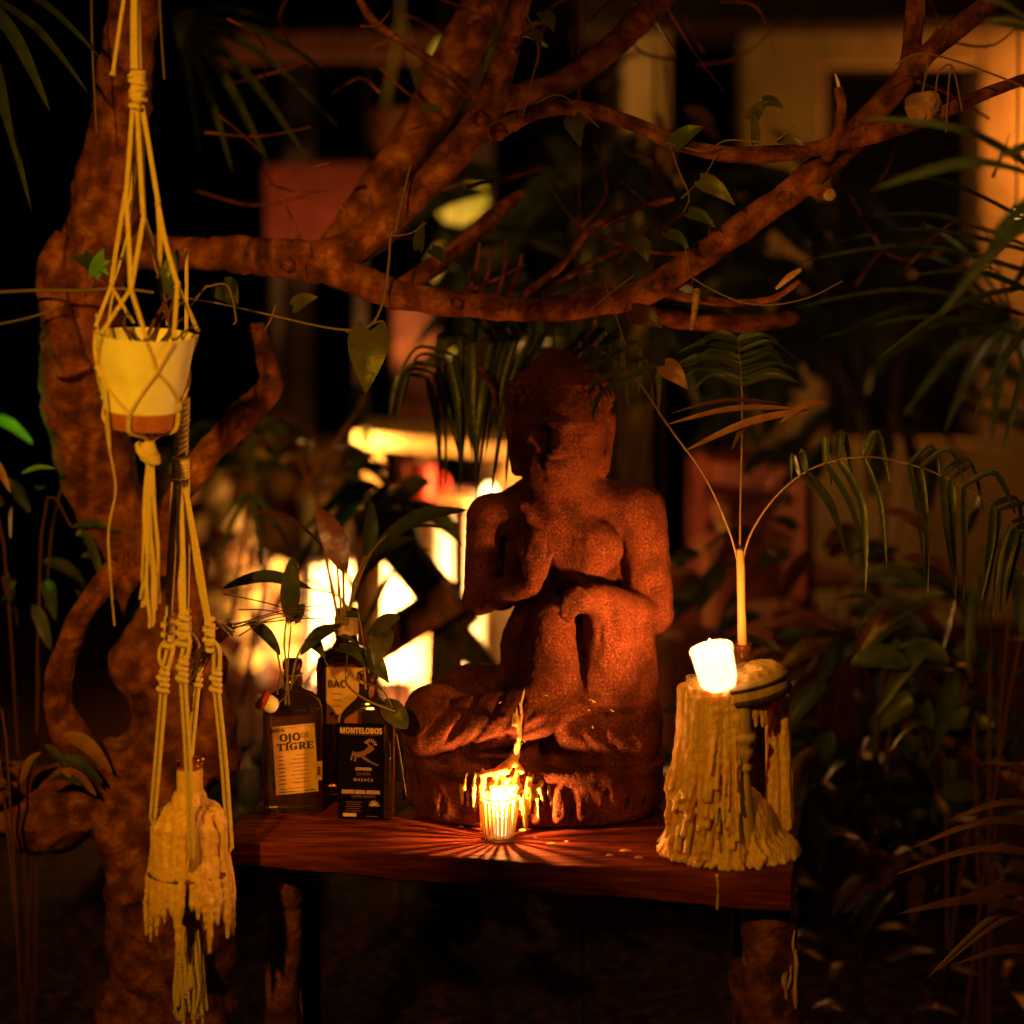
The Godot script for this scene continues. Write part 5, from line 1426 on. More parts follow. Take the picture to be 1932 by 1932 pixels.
func hull_wall(t: Node, called: String, x0: float, x1: float, y0: float, y1: float, d: float, thick: float, mtl: String) -> void:
	var a := P(x0, y1, d)
	var b := P(x1, y0, d)
	part(called, box(MB.new(), Vector3((b.x - a.x) / 2, (b.y - a.y) / 2, thick / 2), Transform3D(Basis(), (a + b) / 2 - Vector3(0, 0, thick / 2)), 0.01), M[mtl], t)

func make_house() -> void:
	var d := 7.0
	var gy := 540.0 + CY * F / d
	var t := thing("house", "cream plastered house front with a big dark window at upper right", "house", Vector3(P(1700, 540, d).x, 0, -d))
	hull_wall(t, "wall", 1408, 1556, 46, gy, d, 0.25, "plaster")
	hull_wall(t, "wall", 1850, 2500, 46, gy, d, 0.25, "plaster")
	hull_wall(t, "wall", 1556, 1850, 46, 124, d, 0.25, "plaster")
	hull_wall(t, "wall", 1556, 1850, 832, gy, d, 0.25, "plaster")
	hull_wall(t, "fascia", 1180, 1262, 46, 245, d, 0.25, "plaster")
	hull_wall(t, "eave", 1100, 2600, -60, 44, d - 0.25, 0.7, "timber_dark_shaded")
	hull_wall(t, "back_wall", 1000, 2500, 30, gy - 100.0, d + 2.6, 0.1, "timber_dark_shaded")  # near-black wood puts the dark of the unlit room into the wall colour
	for e in [P(1180, 540, d).x + 0.06, P(2480, 540, d).x]:
		part("side_wall", box(MB.new(), Vector3(0.05, 1.25, 1.15), Transform3D(Basis(), Vector3(e, 1.25, -d - 1.42)), 0.01), M.plaster, t)
	part("roof", box(MB.new(), Vector3(1.9, 0.06, 1.55), Transform3D(Basis(), Vector3(P(1800, 540, d).x, P(1800, 40, d).y + 0.22, -d - 1.2)), 0.01), M.timber_dark_shaded, t)
	var win := part("window", box(MB.new(), Vector3(S(145, d), S(352, d), 0.02), Transform3D(Basis(), P(1703, 478, d + 0.16)), 0.004), M.window_glass, t)
	for q in [[1556, 1570, 124, 832], [1836, 1850, 124, 832], [1570, 1836, 124, 138], [1570, 1836, 818, 832]]:
		var a := P(q[0], q[3], d + 0.1)
		var b := P(q[1], q[2], d + 0.1)
		part("frame", box(MB.new(), Vector3((b.x - a.x) / 2, (b.y - a.y) / 2, 0.03), Transform3D(Basis(), (a + b) / 2), 0.004), M.timber_dark_shaded, win)
	var l := thing("wall_lantern", "small glowing wall lantern on the house front outside the right edge", "lamp", P(2110, 250, d - 0.14))
	var p := P(2110, 250, d - 0.14)
	part("back_plate", box(MB.new(), Vector3(0.05, 0.09, 0.012), Transform3D(Basis(), p - Vector3(0, 0, 0.126)), 0.004), M.black_metal, l)
	part("arm", tb([p - Vector3(0, 0, 0.12), p + Vector3(0, 0.06, -0.05), p + Vector3(0, 0.05, 0)], [0.008], 8, 4), M.black_metal, l)
	part("bulb", lathe(MB.new(), [[0.0, -0.05], [0.02, -0.045], [0.035, -0.02], [0.032, 0.01], [0.015, 0.035], [0.012, 0.05]], 18, Transform3D(Basis(), p)), M.bulb_glow, l)
	omni(p + Vector3(0, -0.015, 0), lin(1.0, 0.32, 0.05), 0.95, 0.03, l)

func make_lantern() -> void:
	# uplight can on the ground behind the bottles, washing a pale curtain
	var c := Vector3(P(700, 540, 5.42).x, 0.09, -5.42)
	var aim := P(705, 1165, 5.92)
	var t := thing("ground_uplight", "black uplight can on the ground behind the bottles, washing the curtain", "lamp", Vector3(c.x, 0, c.z))
	var z := (c - aim).normalized()
	var x := Vector3.UP.cross(z).normalized()
	var bs := Basis(x, z.cross(x), z)
	var tf := Transform3D(bs * Basis(Vector3(1, 0, 0), PI / 2), c)
	part("foot", lathe(MB.new(), [[0.0, 0.0], [0.06, 0.0], [0.06, 0.01], [0.015, 0.02], [0.012, 0.06], [0.0, 0.06]], 20, Transform3D(Basis(), Vector3(c.x, 0.0, c.z))), M.black_metal, t)
	part("housing", lathe(MB.new(), [[0.0, 0.09], [0.04, 0.085], [0.05, 0.06], [0.052, 0.0], [0.049, 0.0], [0.045, 0.06], [0.0, 0.07]], 24, tf), M.black_metal, t)
	part("bulb_lens", lathe(MB.new(), [[0.0, 0.012], [0.03, 0.014], [0.045, 0.02]], 20, tf), M.bulb_glow, t)
	var l := SpotLight3D.new()
	l.name = "uplight_beam"
	l.light_color = lin(1.0, 0.5, 0.15)
	l.light_energy = 12.0
	l.light_size = 0.045
	l.spot_angle = 60.0
	l.spot_angle_attenuation = 1.0
	l.spot_range = 30.0
	l.spot_attenuation = 2.0
	l.shadow_enabled = true
	t.add_child(l)
	l.transform = Transform3D(bs, c - z * 0.012 - bases[t])
	# curtain hung in soft folds between two posts
	var d := 5.92
	var a := P(575, 930, d)
	var b := P(960, 930, d)
	var ct := thing("linen_curtain", "pale linen curtain in soft folds lit white by the floor lamp", "curtain", Vector3((a.x + b.x) / 2, 0, -d))
	var m := MB.new()
	var n := 90
	for j in 2:
		for i in n + 1:
			var u := float(i) / n
			var f := 0.02 * sin(u * 38.0) + 0.012 * sin(u * 71.0 + 1.0)
			m.v.append(Vector3(lerpf(a.x, b.x, u), 0.02 if j == 0 else a.y, -d + f * (1.0 if j == 0 else 0.7)))
	for i in n:
		m.quad(i, i + n + 1, i + n + 2, i + 1)
	part("cloth", m, M.linen, ct)
	part("rod", tb([a + Vector3(-0.05, 0.01, 0), b + Vector3(0.05, 0.01, 0)], [0.012], 8, 2), M.timber, ct)
	for p in [a, b]:
		part("post", box(MB.new(), Vector3(0.02, p.y / 2, 0.02), Transform3D(Basis(), Vector3(p.x, p.y / 2, -d - 0.06)), 0.003), M.timber, ct)

func make_stone_wall() -> void:
	var d := 5.95
	var x0 := P(300, 540, d).x
	var x1 := P(572, 540, d).x
	var t := thing("stone_wall", "rough stone garden wall lit yellow by the lantern behind the bottles", "wall", Vector3((x0 + x1) / 2, 0, -d))
	part("mortar", box(MB.new(), Vector3((x1 - x0) / 2, 0.38, 0.09), Transform3D(Basis(), Vector3((x0 + x1) / 2, 0.38, -d - 0.12)), 0.01), M.soil, t)
	var y := 0.04
	while y < 0.78:
		var hh := rng.randf_range(0.06, 0.13)
		var x := x0 + rng.randf_range(-0.05, 0.02)
		while x < x1:
			var ww := rng.randf_range(0.07, 0.17)
			var m := MB.new()
			var n := 9
			var rx := ww / 2 - 0.006
			var ry := hh / 2 - 0.005
			var pr := []
			for k in 5:
				var u := k / 4.0
				pr.append([rx * (1.0 - 0.5 * u * u * u), u * 0.05])
			pr.append([0.0, 0.055])
			var tf := Transform3D(Basis(Vector3(1, 0, 0), PI / 2) * Basis(Vector3.UP, rng.randf_range(-0.35, 0.35)), Vector3(x + ww / 2, y + hh / 2 + rng.randf_range(-0.02, 0.02), -d - 0.045 + rng.randf_range(-0.012, 0.012)))
			lathe(m, pr, 14, tf, ry / rx, 2.6)
			for i in m.v.size():
				m.v[i] += Vector3(wob.get_noise_3dv(m.v[i] * 600.0), wob.get_noise_3dv(m.v[i] * 600.0 + Vector3(90, 0, 0)), 0.5 * wob.get_noise_3dv(m.v[i] * 900.0)) * 0.04
			part("stone", m, M["rock" if rng.randf() < 0.6 else "rock_dark"], t)
			x += ww
		y += hh

func chair(at: Vector3, turn: float, label: String, mtl: String) -> void:
	var t := thing("garden_chair", label, "chair", at)
	var b := Basis(Vector3.UP, turn)
	for q in [[-0.2, -0.2, 0.85], [0.2, -0.2, 0.85], [-0.2, 0.2, 0.45], [0.2, 0.2, 0.45]]:
		part("leg", box(MB.new(), Vector3(0.02, q[2] / 2, 0.02), Transform3D(b, at + b * Vector3(q[0], q[2] / 2, q[1])), 0.003), M[mtl], t)
	for k in 4:
		part("slat", box(MB.new(), Vector3(0.22, 0.012, 0.047), Transform3D(b, at + b * Vector3(0, 0.46, -0.15 + k * 0.1)), 0.003), M[mtl], t)
	for k in 3:
		part("back_slat", box(MB.new(), Vector3(0.18, 0.035, 0.011), Transform3D(b, at + b * Vector3(0, 0.58 + k * 0.11, -0.2)), 0.003), M[mtl], t)

func small_lamp(called: String, label: String, p: Vector3, r: float, mtl: String, energy: float, col: Color) -> void:
	var t := thing(called, label, "lamp", p)
	part("bulb", lathe(MB.new(), [[0.0, -r], [r * 0.6, -r * 0.85], [r, -r * 0.2], [r * 0.9, r * 0.4], [r * 0.5, r * 0.9], [r * 0.35, r * 1.3]], 16, Transform3D(Basis(), p)), M[mtl], t)
	part("holder", lathe(MB.new(), [[r * 0.42, r * 1.2], [r * 0.45, r * 1.9], [0.0, r * 2.0]], 12, Transform3D(Basis(), p)), M.black_metal, t)
	part("cable", tb([p + Vector3(0, r * 1.9, 0), p + Vector3(0.004, r * 2 + 0.4, 0), p + Vector3(0, 2.9 - p.y, 0)], [0.0025], 5, 3), M.black_metal, t)
	if energy > 0.0:
		omni(p, col, energy, r * 0.5, t)

func make_terrace() -> void:
	# table with a lit edge
	var d := 5.3
	var a := P(672, 820, d)
	var b := P(985, 852, d - 0.15)
	var ty := (a.y + b.y) / 2
	var c := Vector3((a.x + b.x) / 2, 0, -d)
	var t := thing("garden_table", "pale wooden garden table glowing in lamplight behind the statue", "table", c)
	for k in 5:
		part("board", box(MB.new(), Vector3((b.x - a.x) / 2, 0.014, 0.055), Transform3D(Basis(Vector3(0, 0, 1), -0.08), Vector3(c.x, ty, -d - 0.4 + k * 0.112)), 0.004), M.timber_pale, t)
	part("apron", box(MB.new(), Vector3((b.x - a.x) / 2, 0.024, 0.012), Transform3D(Basis(Vector3(0, 0, 1), -0.08), Vector3(c.x, ty - 0.005, -d + 0.112)), 0.004), M.timber_pale, t)
	for q in [[705, 0.1], [800, -0.3], [972, 0.1], [930, -0.35]]:
		var p := P(q[0], 900, d - q[1])
		part("leg", box(MB.new(), Vector3(0.028, (ty - 0.03) / 2, 0.028), Transform3D(Basis(), Vector3(p.x, (ty - 0.03) / 2, p.z)), 0.004), M.timber_pale, t)
	part("brace", beam(P(932, 930, d - 0.08), P(978, 862, d - 0.08), 0.03, 0.03), M.timber_pale, t)
	# stool and its red mug under the table edge
	var lo := P(775, 950, 5.0)
	var st := thing("side_table", "small pale side table with a red mug behind the palm leaves", "table", Vector3(lo.x, 0, lo.z))
	part("top", box(MB.new(), Vector3(0.17, 0.014, 0.14), Transform3D(Basis(), lo), 0.005), M.timber_pale, st)
	for q in [[-0.14, -0.11], [0.14, -0.11], [-0.14, 0.11], [0.14, 0.11]]:
		part("leg", box(MB.new(), Vector3(0.016, lo.y / 2 - 0.008, 0.016), Transform3D(Basis(), Vector3(lo.x + q[0], lo.y / 2 - 0.008, lo.z + q[1])), 0.003), M.timber, st)
	var mg := thing("mug", "red mug on the small side table", "mug", lo + Vector3(0.03, 0.014, 0.04))
	part("cup", lathe(MB.new(), [[0.0, 0.0], [0.038, 0.0], [0.042, 0.004], [0.044, 0.1], [0.041, 0.1], [0.038, 0.01], [0.0, 0.008]], 24, Transform3D(Basis(), lo + Vector3(0.03, 0.0145, 0.04))), M.red_paint, mg)
	part("handle", tb([lo + Vector3(0.07, 0.095, 0.04), lo + Vector3(0.105, 0.075, 0.04), lo + Vector3(0.1, 0.04, 0.04), lo + Vector3(0.07, 0.03, 0.04)], [0.006], 7, 4), M.red_paint, mg)
	small_lamp("string_bulb", "small white hot bulb peeking over the statue shoulder", P(924, 932, 4.9), 0.026, "bulb_glow", 0.28, lin(1.0, 0.45, 0.1))
	small_lamp("string_bulb", "hanging bulb above the lit table edge at its bare end", P(690, 826, 5.1), 0.022, "yellow_glow", 0.2, lin(1.0, 0.5, 0.12))
	chair(P(640, 560, 5.9) * Vector3(1, 0, 1), 0.5, "dark wooden garden chair beside the pale table", "timber_dark_shaded")
	chair(P(1330, 560, 5.0) * Vector3(1, 0, 1), -0.9, "red painted garden chair behind the statue elbow", "red_board")
	chair(P(1480, 560, 5.4) * Vector3(1, 0, 1), 0.4, "red painted garden chair behind the palm stalk", "red_board")
	# crossed trestle, its silhouette black put into the wood colour
	var tr := thing("trestle", "dark crossed wooden trestle standing in front of the bright lantern", "trestle", Vector3(P(820, 540, 3.9).x, 0, -3.9))
	for q in [[690, 955, 3.9, 880, 1190, 3.86, 0.075], [845, 1120, 3.86, 838, 1330, 3.86, 0.07], [838, 1160, 3.84, 965, 1320, 3.84, 0.05], [730, 930, 3.9, 760, 1040, 3.9, 0.09]]:
		part("timber", beam(P(q[0], q[1], q[2]), P(q[3], q[4], q[5]), q[6], q[6], 0.006), M.timber_dark_shaded, tr)
	part("foot", beam(P(838, 1300, 3.86), Vector3(P(838, 540, 3.86).x, 0, -3.86), 0.07, 0.07, 0.006, Vector3.BACK), M.timber_dark_shaded, tr)
	part("rail", beam(P(700, 1222, 3.8), P(860, 1122, 3.8), 0.06, 0.075, 0.006), M.timber, tr)
	# pergola and things hung in it
	var pg := thing("pergola", "red brown pergola beams and posts in the dark behind the trunk", "pergola", Vector3(P(600, 540, 6.4).x, 0, -6.4))
	part("beam", beam(P(420, 92, 6.4), P(860, 86, 6.4), 0.11, 0.11, 0.008), M.timber, pg)
	for x in [560.0, 905.0]:
		var p := P(x, 110, 6.4)
		part("post", box(MB.new(), Vector3(0.05, p.y / 2, 0.05), Transform3D(Basis(), Vector3(p.x, p.y / 2, -6.47)), 0.006), M.timber_dark_shaded, pg)
	part("post", box(MB.new(), Vector3(0.08, P(778, 550, 6.3).y / 2, 0.055), Transform3D(Basis(), Vector3(P(785, 550, 6.3).x, P(778, 550, 6.3).y / 2, -6.3)), 0.006), M.timber, pg)
	var rb := P(600, 390, 6.2)
	var bd := thing("red_screen", "dull red painted screen board standing behind the forked branch", "screen", Vector3(rb.x, 0, rb.z))
	part("panel", box(MB.new(), Vector3(S(100, 6.2), S(82, 6.2), 0.012), Transform3D(Basis(Vector3(0, 0, 1), 0.02), rb), 0.004), M.red_board, bd)
	for e in [-1.0, 1.0]:
		part("post", box(MB.new(), Vector3(0.02, rb.y / 2, 0.02), Transform3D(Basis(), Vector3(rb.x + e * 0.15, rb.y / 2, rb.z - 0.034)), 0.003), M.timber_dark_shaded, bd)
	var bk := P(755, 245, 5.8)
	var bs := thing("hanging_basket", "brown wicker basket hanging behind the dark bough", "basket", bk)
	part("bowl", lathe(MB.new(), [[0.0, -0.08], [0.07, -0.078], [0.1, -0.03], [0.112, 0.06], [0.105, 0.065], [0.09, -0.02], [0.0, -0.06]], 24, Transform3D(Basis(), bk)), M.timber, bs)
	for k in 3:
		var w := TAU * k / 3.0
		part("rope", tb([bk + Vector3(cos(w) * 0.1, 0.06, sin(w) * 0.1), bk + Vector3(0, 0.4, 0), bk + Vector3(0, 0.7, 0)], [0.004], 5, 3), M.rope, bs)
	small_lamp("yellow_glow_ball", "added round yellow glow for a lamplit leaf between the two boughs", P(868, 372, 5.2), 0.085, "yellow_glow", 0.06, lin(1.0, 0.6, 0.06))  # added glowing ball gives the brightness of a lamplit yellow leaf
	small_lamp("yellow_glow_ball", "small yellow lantern above the broken twig left of the bough", P(834, 100, 5.4), 0.034, "yellow_glow", 0.02, lin(1.0, 0.6, 0.06))
	small_lamp("yellow_glow_ball", "tiny yellow lantern over the drooping palm leaves", P(862, 660, 5.0), 0.024, "yellow_glow", 0.0, lin(1.0, 0.6, 0.06))
	small_lamp("yellow_glow_ball", "dull yellow lantern low between branch fork and twigs", P(835, 500, 5.0), 0.05, "dim_glow", 0.0, lin(1.0, 0.6, 0.06))
	# terracotta pot and clay things right of the statue
	var tp := P(1402, 1020, 4.6)
	var pt := thing("clay_pot", "terracotta pot with pale band in the dark behind the palm stalk", "pot", tp)
	part("bowl", lathe(MB.new(), [[0.0, 0.0], [0.05, 0.0], [0.06, 0.02], [0.078, 0.07], [0.08, 0.1], [0.074, 0.1], [0.06, 0.03], [0.0, 0.02]], 28, Transform3D(Basis(), tp)), M.terracotta, pt)
	part("band", lathe(MB.new(), [[0.0605, 0.02], [0.0715, 0.045], [0.07, 0.047]], 28, Transform3D(Basis(), tp)), M.timber_pale, pt)
	var ped := thing("clay_pedestal", "squat red clay pedestal under the terracotta pot", "pedestal", Vector3(tp.x, 0, tp.z))
	part("block", lathe(MB.new(), [[0.0, 0.0], [0.15, 0.0], [0.15, 0.03], [0.11, 0.06], [0.1, tp.y - 0.06], [0.13, tp.y - 0.03], [0.13, tp.y - 0.001], [0.0, tp.y - 0.001]], 28, Transform3D(Basis(), Vector3(tp.x, 0, tp.z))), M.terracotta, ped)
	for q in [[1262, 1075, 4.3, 80, 130, "red clay block leaning behind the statue upper arm"], [1300, 1185, 4.2, 95, 120, "broad red clay block behind the statue elbow"], [1462, 1140, 4.3, 75, 60, "low red clay block right of the palm stalk"]]:
		var p := P(q[0], q[1], q[2])
		single("clay_block", box(MB.new(), Vector3(S(q[3], q[2]) * 0.55, p.y / 2, 0.07), Transform3D(Basis(Vector3.UP, 0.5), Vector3(p.x, p.y / 2, p.z)), 0.012), M.terracotta, q[5], "block")

func make_plants() -> void:
	# near spiky leaves at the right
	blades("spiky_plant", "long green strap leaves reaching in from the right edge above the branch", [2020, 370, 2.25], [[2030, 380, 1620, 222, 20, 2.3, 2.15], [2030, 370, 1640, 360, 19, 2.3, 2.05], [2030, 390, 1770, 598, 17, 2.3, 2.1], [2030, 400, 1858, 462, 20, 2.25, 2.0], [2020, 140, 1790, -20, 30, 2.3, 2.1], [2010, 120, 1850, 40, 24, 2.3, 2.2], [2030, 330, 1880, 300, 22, 2.3, 2.1], [2030, 420, 1900, 560, 14, 2.3, 2.2], [2020, 60, 1930, 260, 16, 2.3, 2.2]], "leaf_green")
	blades("spiky_plant", "dry tipped strap leaves spreading low at the right edge", [2010, 1740, 2.5], [[2010, 1740, 1690, 1725, 12, 2.6, 2.5], [2010, 1720, 1820, 1690, 16, 2.5, 2.4], [2010, 1660, 1745, 1850, 7, 2.6, 2.6], [2000, 1700, 1770, 1830, 6, 2.6, 2.6], [2000, 1800, 1800, 1820, 9, 2.6, 2.6], [2000, 1560, 1720, 1600, 9, 2.7, 2.6], [2000, 1530, 1790, 1548, 9, 2.7, 2.6], [2000, 1620, 1690, 1650, 9, 2.7, 2.6], [2000, 1500, 1850, 1440, 9, 2.7, 2.6]], "leaf_dry")
	blades("spiky_plant", "dark thin blades with pale tips crossing behind the branches at right", [1960, 520, 2.9], [[1960, 520, 1500, 495, 9, 3.0, 2.95], [1960, 480, 1515, 470, 8, 3.0, 2.95], [1950, 540, 1650, 682, 8, 3.0, 2.9], [1960, 560, 1720, 520, 12, 3.0, 2.9], [1950, 470, 1560, 420, 9, 3.0, 2.9], [1950, 600, 1480, 585, 9, 3.1, 3.0], [1960, 640, 1540, 640, 8, 3.1, 3.0], [1960, 600, 1830, 800, 9, 3.0, 2.9], [1960, 640, 1890, 860, 9, 3.0, 2.9], [1960, 430, 1590, 330, 9, 3.0, 2.9]], "leaf_dark")
	blades("palm_fan", "dark palm fan spreading over the window at right", [1905, 610, 3.4], [[1905, 600, 1640, 700, 14, 3.5, 3.3], [1905, 600, 1600, 620, 14, 3.5, 3.3], [1905, 600, 1700, 790, 14, 3.5, 3.3], [1905, 600, 1780, 820, 14, 3.5, 3.3], [1905, 600, 1870, 840, 12, 3.5, 3.3], [1905, 600, 1620, 540, 14, 3.5, 3.3], [1905, 600, 1660, 470, 14, 3.5, 3.3], [1905, 600, 1740, 420, 14, 3.5, 3.3], [1905, 600, 1960, 820, 12, 3.5, 3.3], [1905, 600, 1840, 400, 12, 3.5, 3.3]], "leaf_dark")
	blades("palm_fan", "dark palm fan hanging at the upper left behind the trunk", [330, 30, 3.3], [[330, 30, 600, 330, 10, 3.4, 3.3], [330, 30, 520, 340, 10, 3.4, 3.3], [330, 30, 640, 150, 10, 3.4, 3.3], [330, 30, 560, 60, 10, 3.4, 3.3], [330, 30, 440, 330, 9, 3.4, 3.3], [330, 30, 640, 240, 10, 3.4, 3.3], [330, 30, 380, 300, 8, 3.4, 3.3]], "leaf_dark")
	blades("palm_fan", "green tipped palm leaves hanging at the upper left corner", [-30, 0, 2.9], [[-30, 0, 95, 212, 14, 2.9, 2.8, "leaf_green"], [-30, -10, 170, 180, 9, 2.9, 2.8], [-30, 60, 30, 300, 10, 2.9, 2.8], [-10, -30, 190, 110, 9, 2.9, 2.8], [-30, 120, 60, 400, 9, 2.9, 2.8]], "leaf_dark")
	var gl := blades("glossy_plant", "few bright green lit leaves at the left edge", [-30, 800, 3.0], [[-20, 785, 62, 838, 12, 3.4, 3.38], [40, 893, 105, 884, 5, 3.0, 2.98], [-20, 860, 20, 930, 8, 3.0, 2.98, "leaf_dry"]], "leaf_bright", LANCE, Vector3(0.2, 0.5, 1))
	small_lamp("string_bulb", "small green garden bulb just outside the left edge", P(-60, 770, 3.2), 0.014, "green_glow", 0.02, lin(0.12, 1.0, 0.08))
	# shrubs filling the dark
	bush("dark broad leaved shrub low on the right beside the stool", [1640, 1330, 3.3], 46, 0.26, 0.022, ["leaf_dark", "leaf_red", "leaf_dark", "leaf_dark"])
	bush("dark shrub with reddish leaves at the right edge mid height", [1840, 1180, 3.2], 46, 0.26, 0.02, ["leaf_dark", "leaf_dark", "leaf_dark", "leaf_red"])
	bush("low shrub with thin pale tipped leaves right of the bench leg", [1800, 1520, 3.3], 36, 0.26, 0.014, ["leaf_dark", "leaf_dark", "leaf_red", "leaf_dry"])
	bush("dark shrub behind the palm stalk at right", [1560, 1120, 3.8], 40, 0.3, 0.02, ["leaf_dark", "leaf_dark", "leaf_red"])
	bush("black leafy shrub in front of the house window", [1640, 700, 4.4], 60, 0.42, 0.026, ["leaf_dark"])
	bush("black leafy shrub below the window behind the arched branch", [1440, 520, 4.6], 80, 0.42, 0.03, ["leaf_dark"])
	bush("dim shrub at the left edge under the green leaves", [40, 1020, 3.1], 34, 0.18, 0.012, ["leaf_dark", "leaf_dark", "leaf_red"])
	bush("dim clump of leaves at the lower left corner by the roots", [30, 1420, 2.85], 16, 0.1, 0.012, ["leaf_dry", "leaf_olive", "leaf_dark"])
	bush("backlit leaves in front of the yellow wall left of the bottles", [470, 830, 3.9], 12, 0.12, 0.02, ["leaf_olive", "leaf_dark", "leaf_dark"])
	bush("dark leaves hanging before the lit wall between cords and bottles", [610, 860, 3.9], 12, 0.09, 0.02, ["leaf_dark", "leaf_red"])
	bush("dark leaves crowding the wall top behind the tall bottle", [745, 930, 3.6], 10, 0.07, 0.02, ["leaf_dark", "leaf_olive"])
	bush("dark leafy mass above the statue head behind the branches", [1190, 480, 4.4], 110, 0.42, 0.036, ["leaf_dark"])
	for q in [[480, "left of the bottles"], [700, "behind the bottles"], [930, "behind the candle"], [1160, "behind the statue base"], [1390, "behind the stool"], [1600, "right of the stool"]]:  # hedge row added to keep the lamp glow off the ground
		bush("added light blocking low dark hedge clump on the ground " + q[1], [q[0], 1560, 4.1], 60, 0.24, 0.026, ["leaf_dark"], ROUND, 1.9, 0.9)
	bush("lit sprig of leaves beyond the arched branch at top", [1240, 170, 4.2], 14, 0.16, 0.018, ["leaf_olive", "leaf_dry"])
	bush("lit leaves at the very top centre above the vine", [1080, 20, 3.0], 8, 0.1, 0.015, ["leaf_olive", "leaf_dry"])
	# fallen leaves on the soil at right
	for k in 26:
		var p := Vector3(rng.randf_range(0.45, 1.15), 0.012, rng.randf_range(-4.2, -3.15))
		var a := rng.randf() * TAU
		var e := Vector3(cos(a), rng.randf_range(0.0, 0.25), sin(a)) * rng.randf_range(0.03, 0.07)
		single("fallen_leaf", lf([p - e, p + Vector3(0, 0.012, 0), p + e], rng.randf_range(0.008, 0.018), LANCE, Vector3(0, 1, 0.2)), M.leaf_dry, "dry fallen leaf lying on the bare soil right of the bench", "leaf", "fallen leaves on the soil")
	var cn := thing("bamboo_canes", "dark leaning bamboo canes crossing the glow behind the bottles", "canes", Vector3(P(600, 540, 3.7).x, 0, -3.7))
	for q in [[575, 1300, 735, 985, 5], [520, 1150, 660, 870, 6], [455, 1330, 520, 960, 4], [640, 1060, 560, 860, 4], [690, 1330, 600, 1010, 3.5], [430, 1200, 470, 900, 3.5], [560, 940, 690, 745, 5]]:
		part("cane", tb(PL([[q[0], q[1], 3.7], [(q[0] + q[2]) / 2.0 + 5, (q[1] + q[3]) / 2.0, 3.68], [q[2], q[3], 3.66]]), [S(q[4], 3.7), S(q[4] * 0.8, 3.7)], 8, 5, 0.1), M.timber, cn)
	blades("strap_plant", "dark strap leaves fanning in front of the lantern glow", [690, 1180, 3.55], [[690, 1180, 610, 1010, 5], [690, 1180, 780, 1030, 6], [690, 1180, 565, 1085, 5]], "leaf_dark")
	blades("strap_plant", "dark strap leaves hanging before the stone wall left of the bottles", [470, 930, 3.5], [[470, 930, 405, 1080, 6], [470, 930, 500, 1100, 6], [470, 930, 550, 1040, 6], [470, 930, 410, 1000, 6]], "leaf_dark")
	# little hanging cup at the upper right
	var c := P(1742, 200, 2.6)
	var t := thing("hanging_cup", "small round wooden cup hung by wires from the branch at upper right", "cup", c)
	part("bowl", lathe(MB.new(), [[0.0, -0.026], [0.014, -0.025], [0.024, -0.015], [0.0275, 0.0], [0.025, 0.014], [0.018, 0.02], [0.016, 0.018], [0.0, 0.016]], 22, Transform3D(Basis(Vector3(0, 0, 1), 0.15), c)), M.bark_pale, t)
	for q in [[[1738, 185], [1745, 150], [1752, 110]], [[1765, 185], [1770, 140], [1790, 122], [1802, 140], [1815, 210]], [[1785, 250], [1790, 160], [1795, 125]], [[1690, 122], [1730, 102], [1780, 108], [1860, 135], [1935, 165]]]:
		var pts := []
		for w in q:
			pts.append(P(w[0], w[1], 2.6))
		part("wire", tb(pts, [S(2.0, 2.6)], 6, 5), M.twig, t)
	# bamboo clothes pegs of light in the leaves
	small_lamp("string_bulb", "tiny white bulb between strap leaves at the right edge", P(1918, 408, 3.4), 0.009, "bulb_glow", 0.015, lin(1, 0.6, 0.2))

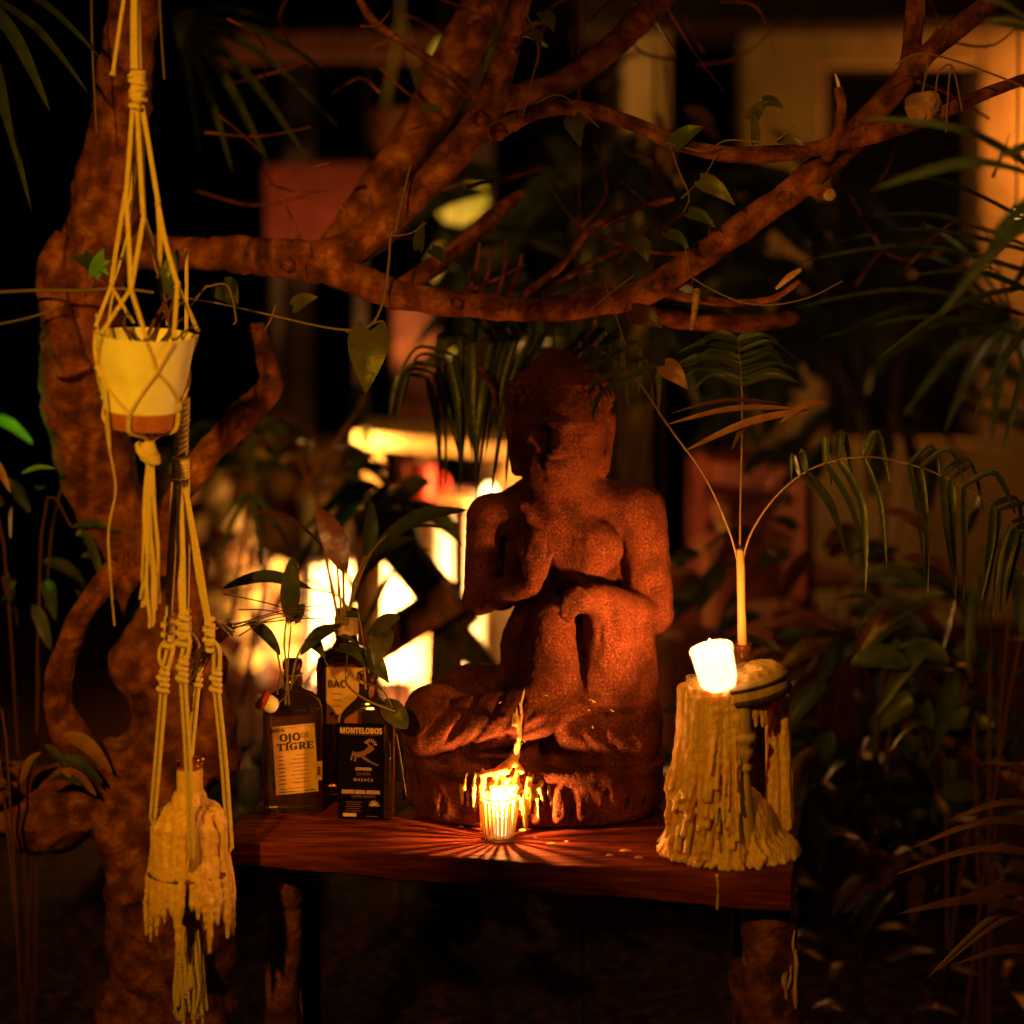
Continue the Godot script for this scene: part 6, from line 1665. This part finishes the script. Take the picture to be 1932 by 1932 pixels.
func make_lamps() -> void:
	# garden spotlight on a stake, aimed at the trunk, planter and altar from the left front
	var p := Vector3(-0.95, 2.0, -0.15)
	var aim := Vector3(-0.28, 1.14, -2.7)
	var t := thing("garden_spotlight", "black garden spotlight on a tall stake left of the viewer", "lamp", Vector3(p.x, 0, p.z))
	var z := (p - aim).normalized()
	var x := Vector3.UP.cross(z).normalized()
	var b := Basis(x, z.cross(x), z)
	var tf := Transform3D(b * Basis(Vector3(1, 0, 0), PI / 2), p)
	part("stake", tb([Vector3(p.x, -0.02, p.z), p + Vector3(0, -0.08, 0)], [0.014, 0.012], 10, 2), M.black_metal, t)
	part("housing", lathe(MB.new(), [[0.0, 0.12], [0.045, 0.115], [0.055, 0.08], [0.06, 0.0], [0.057, 0.0], [0.05, 0.09], [0.0, 0.1]], 28, tf), M.black_metal, t)
	part("bulb_lens", lathe(MB.new(), [[0.0, 0.03], [0.04, 0.034], [0.053, 0.04]], 24, tf), M.bulb_glow, t)
	var l := SpotLight3D.new()
	l.name = "spot_light"
	l.light_color = lin(1.0, 0.46, 0.012)
	l.light_energy = 7.6
	l.light_size = 0.04
	l.spot_angle = 23.5
	l.spot_angle_attenuation = 1.0
	l.spot_range = 30.0
	l.spot_attenuation = 2.0
	l.shadow_enabled = true
	t.add_child(l)
	l.transform = Transform3D(b, p - z * 0.01 - bases[t])
	# post added out of view to throw soft shade across the statue
	var pil := thing("added_shade_post", "added unseen post in front of the spotlight to shade the statue", "post", Vector3(-0.795, 0, -0.55))
	part("shaft", box(MB.new(), Vector3(0.027, 1.4, 0.027), Transform3D(Basis(), Vector3(-0.795, 1.4, -0.55)), 0.004), M.timber, pil)
	part("foot_plate", box(MB.new(), Vector3(0.07, 0.012, 0.07), Transform3D(Basis(), Vector3(-0.795, 0.012, -0.55)), 0.004), M.black_metal, pil)
	# pendant bulb over the right side
	small_lamp("pendant_bulb", "bare pendant bulb hanging above the right side of the view", P(1780, -330, 2.0), 0.03, "bulb_glow", 0.14, lin(1.0, 0.46, 0.08))

# ---------------------------------------------------------------- scene
func _ready() -> void:
	rng.seed = 7
	wob.seed = 5
	wob.frequency = 0.02
	wob.fractal_octaves = 3
	var cam := Camera3D.new()
	cam.name = "camera"
	add_child(cam)
	var at := CameraAttributesPhysical.new()
	at.frustum_focal_length = 50.0
	at.exposure_aperture = 1.15
	at.frustum_focus_distance = 2.66
	at.frustum_near = 0.05
	at.frustum_far = 60.0
	cam.attributes = at
	cam.projection = Camera3D.PROJECTION_FRUSTUM
	cam.near = 0.05
	cam.far = 60.0
	cam.size = 0.05 * 1932.0 / F
	cam.frustum_offset = Vector2(0.0, -0.05 * (966.0 - 540.0) / F)
	cam.position = Vector3(0, CY, 0)
	cam.current = true
	var env := Environment.new()
	env.background_mode = Environment.BG_SKY
	var sky := Sky.new()
	var sm := ProceduralSkyMaterial.new()
	sm.sky_top_color = Color(0.03, 0.03, 0.05)
	sm.sky_horizon_color = Color(0.06, 0.045, 0.04)
	sm.ground_bottom_color = Color(0.02, 0.015, 0.012)
	sm.ground_horizon_color = Color(0.05, 0.035, 0.03)
	sky.sky_material = sm
	env.sky = sky
	env.background_energy_multiplier = 0.05
	env.tonemap_mode = Environment.TONE_MAPPER_LINEAR
	env.tonemap_exposure = 0.92
	env.sdfgi_enabled = true
	env.ssao_enabled = true
	env.ssil_enabled = true
	var we := WorldEnvironment.new()
	we.name = "environment"
	we.environment = env
	add_child(we)
	materials()
	glow("yellow_glow", 1.0, 0.66, 0.03, 0.42)
	glow("dim_glow", 1.0, 0.5, 0.04, 0.16)
	# ground
	var g := MB.new()
	var n := 70
	for i in n + 1:
		for j in n + 1:
			var p := Vector3(lerpf(-9, 9, j / float(n)), 0, lerpf(1.0, -17, i / float(n)))
			p.y = 0.02 * wob.get_noise_2d(p.x * 60.0, p.z * 60.0) - 0.01
			g.v.append(p)
	for i in n:
		for j in n:
			var q := i * (n + 1) + j
			g.quad(q, q + n + 1, q + n + 2, q + 1)
	struct("ground", g, M.soil)
	make_lamps()
	make_house()
	make_stone_wall()
	make_tree()
	make_bench()
	make_statue()
	make_candles()
	make_stool()
	make_brown_bottle()
	make_bottles()
	make_planter()
	make_wax_bottle()
	make_vines()
	make_palm()
	make_lantern()
	make_terrace()
	make_plants()
